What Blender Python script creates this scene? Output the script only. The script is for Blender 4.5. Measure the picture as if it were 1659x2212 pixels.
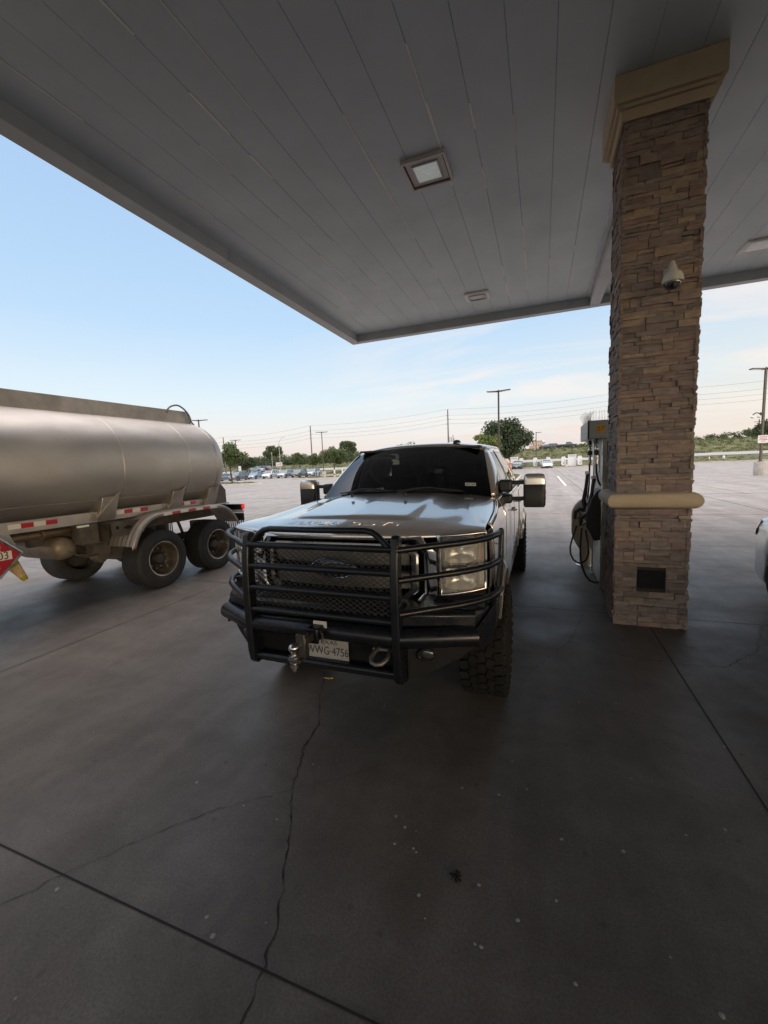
import bpy, bmesh, math, random
import numpy as np
from mathutils import Vector, Matrix
random.seed(7)
for _o in list(bpy.data.objects): bpy.data.objects.remove(_o)
SC = bpy.context.scene
COL = SC.collection
PI = math.pi
# ---------------------------------------------------------------- camera
EYE = 1.92
FPX, CXP, CYP = 894.0, 829.5, 1106.0
def _cam_axes(vx, vy, roll):
    v1 = np.array([vx-CXP, vy-CYP, FPX]); Y = v1/np.linalg.norm(v1)
    h2 = np.array([vx+1000-CXP, vy-1000*math.tan(math.radians(roll))-CYP, FPX])
    n = np.cross(v1, h2); n /= np.linalg.norm(n)
    Z = n if n[1] < 0 else -n
    X = np.cross(Y, Z)
    if X[0] < 0: X = -X
    return np.array([X, Y, Z])
RC = _cam_axes(1170, 988, 2.39)
cam_d = bpy.data.cameras.new('camera'); cam = bpy.data.objects.new('camera', cam_d); COL.objects.link(cam)
cam_d.sensor_fit = 'AUTO'; cam_d.sensor_width = 36.0; cam_d.lens = FPX/2212.0*36.0
cam_d.clip_start = 0.05; cam_d.clip_end = 6000
cx, cy, cz = RC[:, 0], -RC[:, 1], -RC[:, 2]
cam.matrix_world = Matrix(((cx[0], cy[0], cz[0], 0), (cx[1], cy[1], cz[1], 0), (cx[2], cy[2], cz[2], EYE), (0, 0, 0, 1)))
SC.camera = cam
# ---------------------------------------------------------------- light
SUN_AZ, SUN_EL = 128.0, 7.0            # clockwise from +Y (the lane direction), degrees
SC.view_settings.view_transform = 'Standard'; SC.view_settings.look = 'None'
SC.view_settings.exposure = 0.0; SC.view_settings.gamma = 1.0; SC.view_settings.use_curve_mapping = False
SC.render.engine = 'CYCLES'
SC.cycles.max_bounces = 7; SC.cycles.diffuse_bounces = 4; SC.cycles.glossy_bounces = 4
SC.cycles.transparent_max_bounces = 10; SC.cycles.sample_clamp_indirect = 6.0
SC.cycles.caustics_reflective = False; SC.cycles.caustics_refractive = False
try:
    SC.cycles.use_denoising = True
except Exception: pass
W = bpy.data.worlds.new('World'); SC.world = W; W.use_nodes = True
nt = W.node_tree; nt.nodes.clear()
def N(t, **k):
    n = nt.nodes.new(t)
    for a, b in k.items(): setattr(n, a, b)
    return n
def L(a, b): nt.links.new(a, b)
def math_(op, a, b=None, c=None, clamp=False):
    n = N('ShaderNodeMath', operation=op, use_clamp=clamp)
    for i, x in enumerate((a, b, c)):
        if x is None: continue
        if isinstance(x, (int, float)): n.inputs[i].default_value = x
        else: L(x, n.inputs[i])
    return n.outputs[0]
def ramp_(fac, stops, interp='LINEAR'):
    n = N('ShaderNodeValToRGB'); r = n.color_ramp; r.interpolation = interp
    while len(r.elements) < len(stops): r.elements.new(0.5)
    for e, (p, c) in zip(r.elements, stops): e.position = p; e.color = (*c, 1)
    L(fac, n.inputs[0]); return n.outputs[0]
def mix_(fac, a, b, blend='MIX'):
    n = N('ShaderNodeMix', data_type='RGBA', blend_type=blend)
    if isinstance(fac, (int, float)): n.inputs[0].default_value = fac
    else: L(fac, n.inputs[0])
    for i, x in ((6, a), (7, b)):
        if isinstance(x, tuple): n.inputs[i].default_value = (*x, 1)
        else: L(x, n.inputs[i])
    return n.outputs[2]
def build_world():
    tc = N('ShaderNodeTexCoord'); sep = N('ShaderNodeSeparateXYZ'); L(tc.outputs['Generated'], sep.inputs[0])
    x, y, z = sep.outputs
    sky = N('ShaderNodeTexSky'); sky.sky_type = 'NISHITA'; sky.sun_disc = False
    sky.sun_elevation = math.radians(SUN_EL); sky.sun_rotation = math.radians(SUN_AZ)
    sky.altitude = 30; sky.air_density = 1.0; sky.dust_density = 1.5; sky.ozone_density = 1.5
    zz = math_('MAXIMUM', z, 0.0)
    base = ramp_(zz, [(0.0, (.80, .69, .70)), (.035, (.83, .735, .73)), (.085, (.82, .80, .80)), (.15, (.72, .82, .89)),
                      (.30, (.50, .69, .91)), (.50, (.42, .61, .87)), (.62, (.60, .66, .80)), (.80, (.86, .78, .74)), (1.0, (.92, .81, .75))])
    sx, sy = math.sin(math.radians(SUN_AZ)), math.cos(math.radians(SUN_AZ))
    d = math_('ADD', math_('MULTIPLY', x, sx), math_('MULTIPLY', y, sy))          # towards the set sun
    dn = math_('MULTIPLY_ADD', d, 0.5, 0.5)
    low = math_('SUBTRACT', 1.0, math_('MULTIPLY', zz, 2.6), clamp=True)
    warm = math_('MULTIPLY', math_('MULTIPLY', math_('SUBTRACT', dn, 0.20, clamp=True), 2.6, clamp=True), low)
    c = mix_(warm, base, (.90, .80, .63))
    # thin high cloud
    comb = N('ShaderNodeCombineXYZ'); zp = math_('ADD', zz, 0.12)
    L(math_('DIVIDE', x, zp), comb.inputs[0]); L(math_('DIVIDE', y, zp), comb.inputs[1])
    mp = N('ShaderNodeMapping'); mp.inputs['Scale'].default_value = (.55, 1.25, 1); mp.inputs['Rotation'].default_value = (0, 0, .35)
    mp.inputs['Location'].default_value = (1.7, .4, 0); L(comb.outputs[0], mp.inputs[0])
    nz = N('ShaderNodeTexNoise'); nz.inputs['Scale'].default_value = .95; nz.inputs['Detail'].default_value = 9
    nz.inputs['Roughness'].default_value = .58; nz.inputs['Distortion'].default_value = .6; L(mp.outputs[0], nz.inputs['Vector'])
    cl = math_('MULTIPLY', math_('SUBTRACT', nz.outputs['Fac'], .46, clamp=True), 6.5, clamp=True)
    band = ramp_(zz, [(0.0, (.1,)*3), (.08, (.55,)*3), (.17, (1,)*3), (.27, (.75,)*3), (.36, (.25,)*3), (.6, (.2,)*3)])
    az = math_('MULTIPLY_ADD', math_('ADD', x, .55, clamp=True), 2.2, .06, clamp=True)
    c = mix_(math_('MULTIPLY', math_('MULTIPLY', cl, math_('MULTIPLY', band, az)), 1.0), c, mix_(warm, (.93, .855, .82), (.94, .84, .72)))
    # small pink cumulus low over the horizon
    mp2 = N('ShaderNodeMapping'); mp2.inputs['Scale'].default_value = (9, 9, 26); L(tc.outputs['Generated'], mp2.inputs[0])
    n2 = N('ShaderNodeTexNoise'); n2.inputs['Scale'].default_value = 1.0; n2.inputs['Detail'].default_value = 6; L(mp2.outputs[0], n2.inputs['Vector'])
    puff = math_('MULTIPLY', math_('SUBTRACT', n2.outputs['Fac'], .53, clamp=True), 6, clamp=True)
    b2 = ramp_(zz, [(0.0, (.2,)*3), (.02, (.7,)*3), (.05, (1,)*3), (.075, (.25,)*3), (.10, (0,)*3)])
    c = mix_(math_('MULTIPLY', math_('MULTIPLY', puff, b2), .55), c, (.90, .70, .64))
    # the glow of the set sun, off to the right and behind
    glow = math_('POWER', math_('MAXIMUM', d, 0.0), 4.0)
    boost = math_('MULTIPLY_ADD', math_('MULTIPLY', glow, math_('MULTIPLY_ADD', low, .75, .25)), SKY_GLOW, SKY_GAIN)
    up = math_('MULTIPLY_ADD', math_('SUBTRACT', zz, .55, clamp=True), SKY_ZENITH, 0.0)   # unseen sky overhead, boosted to light the open lot
    boost = math_('ADD', boost, up)
    vm = N('ShaderNodeVectorMath', operation='SCALE'); L(mix_(.03, c, sky.outputs[0]), vm.inputs[0]); L(math_('MULTIPLY', boost, 10.0), vm.inputs['Scale'])
    bg = N('ShaderNodeBackground'); bg.inputs[1].default_value = 0.1; L(vm.outputs[0], bg.inputs[0])
    out = N('ShaderNodeOutputWorld'); L(bg.outputs[0], out.inputs[0])
SKY_GLOW, SKY_GAIN, SKY_ZENITH = 3.8, 1.0, 7.4
build_world()
sun_d = bpy.data.lights.new('sun', 'SUN'); sun = bpy.data.objects.new('sun', sun_d); COL.objects.link(sun)
sun_d.energy = 0.25; sun_d.angle = math.radians(14); sun_d.color = (1.0, .82, .62)
_e, _a = math.radians(SUN_EL), math.radians(SUN_AZ)
sun.rotation_euler = Vector((math.sin(_a)*math.cos(_e), math.cos(_a)*math.cos(_e), math.sin(_e))).to_track_quat('Z', 'Y').to_euler()
# ---------------------------------------------------------------- helpers
def V3(p): return Vector((float(p[0]), float(p[1]), float(p[2])))
class MB:
    """collects shapes; build() links them as ONE mesh object"""
    def __init__(s, o=(0, 0, 0)): s.v = []; s.f = []; s.m = []; s.o = Vector(o); s.mi = 0
    def add(s, vs, fs):
        b = len(s.v); s.v += [tuple(Vector(p)-s.o) for p in vs]
        for f in fs: s.f.append([b+i for i in f]); s.m.append(s.mi)
        return s
    def box(s, c, d, R=None):
        hx, hy, hz = d[0]/2, d[1]/2, d[2]/2
        P = [Vector((x, y, z)) for z in (-hz, hz) for x, y in ((-hx, -hy), (hx, -hy), (hx, hy), (-hx, hy))]
        if R is not None: P = [R @ p for p in P]
        return s.hexa([p+Vector(c) for p in P])
    def hexa(s, P):
        return s.add(P, [(3, 2, 1, 0), (4, 5, 6, 7), (0, 1, 5, 4), (1, 2, 6, 5), (2, 3, 7, 6), (3, 0, 4, 7)])
    def tube(s, pts, r, n=10, closed=False, caps=True):
        P = [V3(p) for p in pts]; m = len(P)
        rr = list(r) if isinstance(r, (list, tuple)) else [r]*m
        T = []
        for i in range(m):
            a = P[(i-1) % m] if (closed or i > 0) else P[i]
            b = P[(i+1) % m] if (closed or i < m-1) else P[i]
            T.append((b-a).normalized())
        up = Vector((0, 0, 1)) if abs(T[0].z) < .9 else Vector((1, 0, 0))
        nrm = T[0].cross(up).normalized(); vs = []
        for i in range(m):
            if i: 
                nrm = (nrm - T[i]*nrm.dot(T[i])).normalized()
            bn = T[i].cross(nrm)
            k = 1.0
            if 0 < i < m-1 or closed:
                d1 = (P[i]-P[(i-1) % m]).normalized(); cs = max(.5, d1.dot(T[i])); k = 1/cs
            # mitre: stretch in the bend plane
            bend = (T[i]-T[i-1]) if i else Vector((0, 0, 0))
            for j in range(n):
                a = 2*PI*j/n; off = nrm*math.cos(a)*rr[i] + bn*math.sin(a)*rr[i]
                if k > 1.001 and bend.length > 1e-6:
                    bd = (bend - T[i]*bend.dot(T[i]))
                    if bd.length > 1e-6:
                        bd.normalize(); off += bd*off.dot(bd)*(k-1)
                vs.append(P[i]+off)
        fs = []
        for i in range(m if closed else m-1):
            a, b = i*n, ((i+1) % m)*n
            for j in range(n): fs.append((a+j, a+(j+1) % n, b+(j+1) % n, b+j))
        if caps and not closed: fs += [tuple(range(n-1, -1, -1)), tuple(range((m-1)*n, m*n))]
        return s.add(vs, fs)
    def cyl(s, a, b, r, n=16, r2=None): return s.tube([a, b], [r, r if r2 is None else r2], n)
    def lathe(s, prof, c, ax='z', n=24, cap=True):
        vs = []
        for r, h in prof:
            for j in range(n):
                a = 2*PI*j/n; p, q = r*math.cos(a), r*math.sin(a)
                o = {'z': (p, q, h), 'x': (h, p, q), 'y': (q, h, p)}[ax]
                vs.append((c[0]+o[0], c[1]+o[1], c[2]+o[2]))
        fs = []; m = len(prof)
        for i in range(m-1):
            for j in range(n): fs.append((i*n+j, i*n+(j+1) % n, (i+1)*n+(j+1) % n, (i+1)*n+j))
        if cap: fs += [tuple(range(n-1, -1, -1)), tuple(range((m-1)*n, m*n))]
        return s.add(vs, fs)
    def grid(s, P, cu=False):
        nu, nv = len(P), len(P[0]); vs = [p for row in P for p in row]; fs = []
        for i in range(nu if cu else nu-1):
            for j in range(nv-1): a, b = i*nv, ((i+1) % nu)*nv; fs.append((a+j, b+j, b+j+1, a+j+1))
        return s.add(vs, fs)
    def prism(s, poly, off):
        n = len(poly); o = Vector(off); A = [V3(p) for p in poly]
        return s.add(A+[p+o for p in A], [tuple(range(n-1, -1, -1)), tuple(range(n, 2*n))]+[(i, (i+1) % n, n+(i+1) % n, n+i) for i in range(n)])
    def sphere(s, c, r, sc=(1, 1, 1), nu=16, nv=10, half=None):
        t0, t1 = (0, PI) if half is None else half
        P = [[(c[0]+r*sc[0]*math.sin(t)*math.cos(a), c[1]+r*sc[1]*math.sin(t)*math.sin(a), c[2]+r*sc[2]*math.cos(t))
              for t in np.linspace(t0+1e-3, t1-1e-3, nv)] for a in np.linspace(0, 2*PI, nu, endpoint=False)]
        return s.grid(P, cu=True)
    def build(s, name, mat, parent=None, bevel=0, ang=35, smooth=True, seg=2, solid=0, recalc=True):
        me = bpy.data.meshes.new(name); me.from_pydata(s.v, [], s.f)
        mats = mat if isinstance(mat, (list, tuple)) else [mat]
        for m in mats: me.materials.append(m)
        if len(mats) > 1: me.polygons.foreach_set('material_index', s.m)
        if recalc:
            bm = bmesh.new(); bm.from_mesh(me); bmesh.ops.recalc_face_normals(bm, faces=bm.faces); bm.to_mesh(me); bm.free()
        if smooth:
            me.polygons.foreach_set('use_smooth', [True]*len(me.polygons))
            me.set_sharp_from_angle(angle=math.radians(ang))
        me.update()
        o = bpy.data.objects.new(name, me); COL.objects.link(o)
        if parent is not None: o.parent = parent
        if solid:
            md = o.modifiers.new('solid', 'SOLIDIFY'); md.thickness = solid; md.offset = -1
        if bevel:
            md = o.modifiers.new('bevel', 'BEVEL'); md.width = bevel; md.segments = seg; md.limit_method = 'ANGLE'; md.angle_limit = math.radians(40)
        return o
def thing(name, label, cat, loc=(0, 0, 0), rz=0, group=None):
    o = bpy.data.objects.new(name, None); COL.objects.link(o); o.empty_display_size = .3
    o.location = loc; o.rotation_euler = (0, 0, rz); return tag(o, label, cat, group)
def tag(o, label=None, cat=None, group=None, kind=None):
    if label: o['label'] = label
    if cat: o['category'] = cat
    if group: o['group'] = group
    if kind: o['kind'] = kind
    return o
def struct(name, mb, mat, label=None, kind='structure', **k):
    return tag(mb.build(name, mat, **k), label, name.replace('_', ' ') if label else None, None, kind)
def copy_tree(o, parent=None):
    c = o.copy(); COL.objects.link(c)
    if parent is not None: c.parent = parent
    for ch in list(o.children): copy_tree(ch, c)
    return c
def text(body, size, mat, name, parent, O, ex, ey, depth=.004, wide=1.0, shear=0.0, o=(0, 0, 0), warp=None, space=1.0):
    cu = bpy.data.curves.new(name, 'FONT'); cu.body = body; cu.size = size; cu.extrude = depth/2
    cu.align_x = 'CENTER'; cu.align_y = 'CENTER'; cu.shear = shear; cu.space_character = space
    tmp = bpy.data.objects.new(name, cu); COL.objects.link(tmp)
    bpy.context.view_layer.update()
    me = bpy.data.meshes.new_from_object(tmp.evaluated_get(bpy.context.evaluated_depsgraph_get()))
    bpy.data.objects.remove(tmp); bpy.data.curves.remove(cu)
    ex, ey = Vector(ex).normalized(), Vector(ey).normalized(); ez = ex.cross(ey); O = Vector(O)-Vector(o)
    for v in me.vertices:
        p = O + ex*(v.co.x*wide) + ey*v.co.y + ez*v.co.z
        v.co = warp(p) if warp else p
    me.materials.clear(); me.materials.append(mat)
    ob = bpy.data.objects.new(name, me); COL.objects.link(ob)
    if parent is not None: ob.parent = parent
    return ob
def pchip(xs, ys, x):
    i = max(0, min(len(xs)-2, int(np.searchsorted(xs, x))-1)); h = xs[i+1]-xs[i]; t = (x-xs[i])/h
    def sl(k):
        if k == 0: return (ys[1]-ys[0])/(xs[1]-xs[0])
        if k == len(xs)-1: return (ys[-1]-ys[-2])/(xs[-1]-xs[-2])
        a = (ys[k]-ys[k-1])/(xs[k]-xs[k-1]); b = (ys[k+1]-ys[k])/(xs[k+1]-xs[k])
        return 0.0 if a*b <= 0 else 2*a*b/(a+b)
    m0, m1 = sl(i)*h, sl(i+1)*h
    return (2*t**3-3*t*t+1)*ys[i]+(t**3-2*t*t+t)*m0+(-2*t**3+3*t*t)*ys[i+1]+(t**3-t*t)*m1
def sstep(a, b, x): t = max(0, min(1, (x-a)/(b-a))); return t*t*(3-2*t)
# ---------------------------------------------------------------- materials
def M(name, col, rough=.5, metal=0.0, var=0.0, vs=4.0, bump=0.0, bs=60.0, coat=0.0, spec=.5, rvar=0.0, stretch=(1, 1, 1), island=0.0, col2=None, trans=0.0, emit=0.0):
    m = bpy.data.materials.new(name); m.use_nodes = True; t = m.node_tree; b = t.nodes['Principled BSDF']
    b.inputs['Base Color'].default_value = (*col, 1); b.inputs['Roughness'].default_value = rough; b.inputs['Metallic'].default_value = metal
    b.inputs['Coat Weight'].default_value = coat; b.inputs['Coat Roughness'].default_value = .04; b.inputs['Specular IOR Level'].default_value = spec
    if emit: b.inputs['Emission Color'].default_value = (*col, 1); b.inputs['Emission Strength'].default_value = emit
    ln = t.links.new
    def nd(k): return t.nodes.new(k)
    if var or bump or rvar or island:
        tc = nd('ShaderNodeTexCoord'); mp = nd('ShaderNodeMapping'); mp.inputs['Scale'].default_value = stretch; ln(tc.outputs['Object'], mp.inputs[0])
    c_out = None
    if var:
        n = nd('ShaderNodeTexNoise'); n.inputs['Scale'].default_value = vs; n.inputs['Detail'].default_value = 6; n.inputs['Roughness'].default_value = .62; ln(mp.outputs[0], n.inputs['Vector'])
        r = nd('ShaderNodeValToRGB'); e = r.color_ramp.elements; e[0].position, e[1].position = .3, .7
        lo = tuple(max(0, c*(1-var)) for c in col); hi = col2 if col2 else tuple(min(1, c*(1+var)) for c in col)
        e[0].color = (*lo, 1); e[1].color = (*hi, 1); ln(n.outputs['Fac'], r.inputs[0]); c_out = r.outputs[0]
    if island:
        g = nd('ShaderNodeNewGeometry'); r = nd('ShaderNodeMapRange'); r.inputs[3].default_value = 1-island; r.inputs[4].default_value = 1+island
        ln(g.outputs['Random Per Island'], r.inputs[0]); x = nd('ShaderNodeVectorMath'); x.operation = 'SCALE'
        if c_out is not None: ln(c_out, x.inputs[0])
        else: x.inputs[0].default_value = col
        ln(r.outputs[0], x.inputs['Scale']); c_out = x.outputs[0]
    if c_out is not None: ln(c_out, b.inputs['Base Color'])
    if rvar:
        n = nd('ShaderNodeTexNoise'); n.inputs['Scale'].default_value = vs*1.7; n.inputs['Detail'].default_value = 5; ln(mp.outputs[0], n.inputs['Vector'])
        r = nd('ShaderNodeMapRange'); r.inputs[1].default_value = .3; r.inputs[2].default_value = .7; r.inputs[3].default_value = max(.02, rough-rvar); r.inputs[4].default_value = min(1, rough+rvar)
        ln(n.outputs['Fac'], r.inputs[0]); ln(r.outputs[0], b.inputs['Roughness'])
    if bump:
        n = nd('ShaderNodeTexNoise'); n.inputs['Scale'].default_value = bs; n.inputs['Detail'].default_value = 8; ln(mp.outputs[0], n.inputs['Vector'])
        k = nd('ShaderNodeBump'); k.inputs['Strength'].default_value = bump; k.inputs['Distance'].default_value = .01; ln(n.outputs['Fac'], k.inputs['Height']); ln(k.outputs[0], b.inputs['Normal'])
    return m
def glass(name, tint, rough=.0, refl=1.0, haze=0.0):
    m = bpy.data.materials.new(name); m.use_nodes = True; t = m.node_tree; t.nodes.clear()
    o = t.nodes.new('ShaderNodeOutputMaterial'); mx = t.nodes.new('ShaderNodeMixShader'); a = t.nodes.new('ShaderNodeBsdfTransparent'); g = t.nodes.new('ShaderNodeBsdfGlossy')
    a.inputs[0].default_value = (*tint, 1); g.inputs['Roughness'].default_value = rough; g.inputs[0].default_value = (refl, refl, refl, 1)
    f = t.nodes.new('ShaderNodeFresnel'); f.inputs[0].default_value = 1.52
    t.links.new(f.outputs[0], mx.inputs[0]); t.links.new(a.outputs[0], mx.inputs[1]); t.links.new(g.outputs[0], mx.inputs[2]); t.links.new(mx.outputs[0], o.inputs[0])
    if haze:     # sun-yellowed plastic
        df = t.nodes.new('ShaderNodeBsdfDiffuse'); df.inputs[0].default_value = (.68, .655, .59, 1); m2 = t.nodes.new('ShaderNodeMixShader'); m2.inputs[0].default_value = haze
        t.links.new(a.outputs[0], m2.inputs[1]); t.links.new(df.outputs[0], m2.inputs[2]); t.links.new(m2.outputs[0], mx.inputs[1])
    return m
BLACK_METAL = M('black_powder_coat', (.006, .007, .010), .32, 0, .25, 9, .03, 260, rvar=.08, spec=.4)
BLACK_PLASTIC = M('black_plastic', (.016, .016, .017), .5, 0, .2, 6, .05, 300)
RUBBER = M('tyre_rubber', (.020, .020, .021), .72, 0, .35, 7, .1, 120)
DUSTY_RUBBER = M('dusty_tyre_rubber', (.013, .0125, .012), .85, 0, .4, 5, .15, 90, spec=.18)
CHROME = M('chrome', (.62, .61, .60), .09, 1.0, .12, 3, rvar=.05)
DULL_CHROME = M('dull_chrome', (.50, .48, .46), .22, 1.0, .2, 6, rvar=.08)
STEEL = M('bare_steel', (.42, .41, .40), .35, 1.0, .3, 8, rvar=.1)
DARK = M('dark_void', (.006, .006, .006), .9)
WHITE_PAINT = M('white_paint', (.74, .74, .73), .35, 0, .06, 3)
RED = M('red_lens', (.40, .02, .015), .2, coat=.6)
AMBER = M('amber_lens', (.62, .17, .02), .2, coat=.6)
CLEAR = glass('clear_lens', (.93, .93, .92), haze=.30)
TINT = glass('tinted_glass', (.20, .21, .22))
SIDE_TINT = glass('dark_tinted_glass', (.06, .063, .065))
# ================================================================ SETTING
def concrete(name, base, stain, oil_shade=False):
    m = bpy.data.materials.new(name); m.use_nodes = True; t = m.node_tree; b = t.nodes['Principled BSDF']; ln = t.links.new
    tc = t.nodes.new('ShaderNodeTexCoord')
    def noise(scale, detail=6, rough=.6, st=(1, 1, 1), dist=0):
        mp = t.nodes.new('ShaderNodeMapping'); mp.inputs['Scale'].default_value = st; ln(tc.outputs['Object'], mp.inputs[0])
        n = t.nodes.new('ShaderNodeTexNoise'); n.inputs['Scale'].default_value = scale; n.inputs['Detail'].default_value = detail
        n.inputs['Roughness'].default_value = rough; n.inputs['Distortion'].default_value = dist; ln(mp.outputs[0], n.inputs['Vector']); return n.outputs['Fac']
    def ramp(f, p0, p1, c0, c1):
        r = t.nodes.new('ShaderNodeValToRGB'); e = r.color_ramp.elements; e[0].position, e[1].position = p0, p1; e[0].color = (*c0, 1); e[1].color = (*c1, 1); ln(f, r.inputs[0]); return r.outputs[0]
    def mul(a, c, f=1.0):
        x = t.nodes.new('ShaderNodeMix'); x.data_type = 'RGBA'; x.blend_type = 'MULTIPLY'; x.inputs[0].default_value = f; ln(a, x.inputs[6]); ln(c, x.inputs[7]); return x.outputs[2]
    c = ramp(noise(.55, 8, .65, dist=.4), .32, .70, stain, base)
    c = mul(c, ramp(noise(2.6, 7, .7, dist=.8), .36, .60, (.70, .68, .66), (1, 1, 1)), .75)
    c = mul(c, ramp(noise(1.1, 4, .5, (.35, 3.2, 1)), .35, .62, (.80, .79, .78), (1, 1, 1)), .6)      # broom and tyre drag
    c = mul(c, ramp(noise(.9, 5, .6, (6, .35, 1)), .40, .60, (.84, .83, .82), (1, 1, 1)), .5)
    c = mul(c, ramp(noise(7.0, 6, .75), .30, .52, (.72, .70, .68), (1, 1, 1)), .45)
    c = mul(c, ramp(noise(85, 4, .7), .30, .66, (.58, .58, .58), (1.22, 1.22, 1.22)), .75)
    if oil_shade:
        vo = t.nodes.new('ShaderNodeTexVoronoi'); vo.inputs['Scale'].default_value = 5.5; ln(tc.outputs['Object'], vo.inputs['Vector'])
        sz = t.nodes.new('ShaderNodeMath'); sz.operation = 'MULTIPLY_ADD'; ln(noise(60, 3), sz.inputs[0]); sz.inputs[1].default_value = .12; ln(vo.outputs['Distance'], sz.inputs[2])
        c = mul(c, ramp(sz.outputs[0], .09, .17, (.62, .60, .58), (1, 1, 1)), .8)                       # drips
        c = mul(c, ramp(noise(.5, 3, .5, (3.0, .12, 1)), .42, .58, (.80, .79, .78), (1.03, 1.03, 1.03)), .7)   # wheel paths along the lanes
        c = mul(c, ramp(noise(420, 2, .5), .35, .65, (.80, .80, .80), (1.16, 1.16, 1.16)), .8)
    if oil_shade:      # lane grime plus canopy shade painted into the colour, fraying out into the lot
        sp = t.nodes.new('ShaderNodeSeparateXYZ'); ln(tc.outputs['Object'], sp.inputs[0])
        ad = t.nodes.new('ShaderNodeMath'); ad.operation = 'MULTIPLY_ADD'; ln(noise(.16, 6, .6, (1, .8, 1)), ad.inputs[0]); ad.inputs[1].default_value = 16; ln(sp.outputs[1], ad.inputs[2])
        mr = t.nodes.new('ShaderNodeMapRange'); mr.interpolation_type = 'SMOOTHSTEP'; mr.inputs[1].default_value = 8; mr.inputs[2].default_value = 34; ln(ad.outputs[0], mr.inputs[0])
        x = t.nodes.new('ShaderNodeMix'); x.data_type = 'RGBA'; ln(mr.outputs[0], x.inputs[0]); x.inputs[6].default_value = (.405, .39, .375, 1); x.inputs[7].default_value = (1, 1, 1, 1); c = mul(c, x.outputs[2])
    ln(c, b.inputs['Base Color'])
    r = t.nodes.new('ShaderNodeMapRange'); r.inputs[1].default_value = .3; r.inputs[2].default_value = .7; r.inputs[3].default_value = .42; r.inputs[4].default_value = .72
    ln(noise(.9, 6), r.inputs[0]); ln(r.outputs[0], b.inputs['Roughness'])
    k = t.nodes.new('ShaderNodeBump'); k.inputs['Strength'].default_value = .22; k.inputs['Distance'].default_value = .004; ln(noise(130, 6, .7), k.inputs['Height']); ln(k.outputs[0], b.inputs['Normal'])
    return m
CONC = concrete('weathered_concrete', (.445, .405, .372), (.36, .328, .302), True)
ROAD = concrete('road_concrete', (.50, .47, .44), (.42, .39, .37))
GRASS = M('grass', (.085, .105, .035), .95, var=.55, vs=.35, col2=(.17, .165, .07), bump=.5, bs=3)
KERB = M('kerb_concrete', (.50, .46, .40), .8, var=.2, vs=2)
LINE_W = M('white_line_paint', (.72, .72, .70), .7, var=.15, vs=6)
LINE_R = M('faded_red_line_paint', (.34, .20, .18), .8, var=.3, vs=3)
JOINT = M('joint_filler', (.018, .017, .016), .85)
def terr(x, y):
    if y < 80.45: return -.08
    wr = sstep(-38, -14, x)
    z = float(np.interp(y, [80.5, 86, 100, 112, 113], [.12, .3, .86, 1.38, 1.40]))
    z += wr*(2.75+.5*sstep(5, 40, x))*sstep(113, 133, y) + (1-wr)*1.6*sstep(112, 142, y)
    z += .2*math.sin(x*.07)*sstep(113, 140, y)
    return z
mb = MB()
xs = sorted(set([-2500, -1200, -600, -350, -220]+list(np.linspace(-170, 90, 66))+[120, 200, 350, 700, 1500, 2500]))
ys = [-1500, -400, -100, -30, 20, 60, 80.4, 80.5, 82, 84, 87, 90, 93, 96, 98, 100, 103, 106, 109, 112]+list(np.linspace(113, 146, 18))+[160, 200, 300, 500, 900, 1600, 3000]
mb.grid([[(x, y, terr(x, y)) for y in ys] for x in xs])
struct('ground', mb, GRASS)
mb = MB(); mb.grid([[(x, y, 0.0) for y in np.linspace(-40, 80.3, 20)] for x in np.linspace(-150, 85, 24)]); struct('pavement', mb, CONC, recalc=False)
mb = MB(); mb.grid([[(x, y, terr(x, y)+.06) for y in (100.3, 103, 106, 109, 111.7)] for x in np.linspace(-260, 160, 60)]); struct('road', mb, ROAD, recalc=False)
mb = MB(); mb.box((-32, 80.42, .075), (235, .18, .15)); struct('kerb', mb, KERB, bevel=.02)
# joints, cracks and painted lines, each a few mm over the slab
mb = MB()
def strip(mb, a, b, w, z):
    a, b = Vector((a[0], a[1], z)), Vector((b[0], b[1], z)); d = (b-a).normalized(); n = Vector((-d.y, d.x, 0))*w/2
    mb.add([a+n, a-n, b-n, b+n], [(0, 1, 2, 3)])
for x, y0, y1 in ((1.13, -14, 15), (-5.09, -14, 15), (6.46, -14, 22), (-11.3, -14, 15), (2.1, 15.1, 80), (8.3, 22, 80), (-4.1, 15.1, 80), (-10.3, 15.1, 80), (-17, 15, 80), (-24, 15, 80), (-31, 15, 80)):
    strip(mb, (x, y0), (x, y1), .0085 if y1 < 16 else .03, .003)
for y, w in ((1.10, .0085), (5.5, .009), (10.0, .011), (-3.3, .01), (-7.7, .01)): strip(mb, (-30, y), (20, y), w, .0035)
for y in (22.4, 30.0, 38.0, 46, 54, 62, 70): strip(mb, (-80, y), (50, y), .045, .004)
struct('pavement_joint', mb, JOINT, recalc=False)
def crack(pts, w):
    P = [Vector((x, y, .004)) for x, y in pts]; Q = []
    for a, b in zip(P, P[1:]):
        n = max(2, int((b-a).length/.03)); d = (b-a).normalized(); nn = Vector((-d.y, d.x, 0))
        for i in range(n): Q.append(a.lerp(b, i/n)+nn*random.gauss(0, .006))
    vs, fs = [], []
    for i, p in enumerate(Q):
        d = (Q[min(i+1, len(Q)-1)]-Q[max(i-1, 0)]).normalized(); nn = Vector((-d.y, d.x, 0)); ww = w*random.choice((.35, .6, .8, 1.0, 1.7))*.5
        vs += [p+nn*ww, p-nn*ww]
    for i in range(len(Q)-1): fs.append((2*i, 2*i+1, 2*i+3, 2*i+2))
    return vs, fs
mb = MB()
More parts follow.
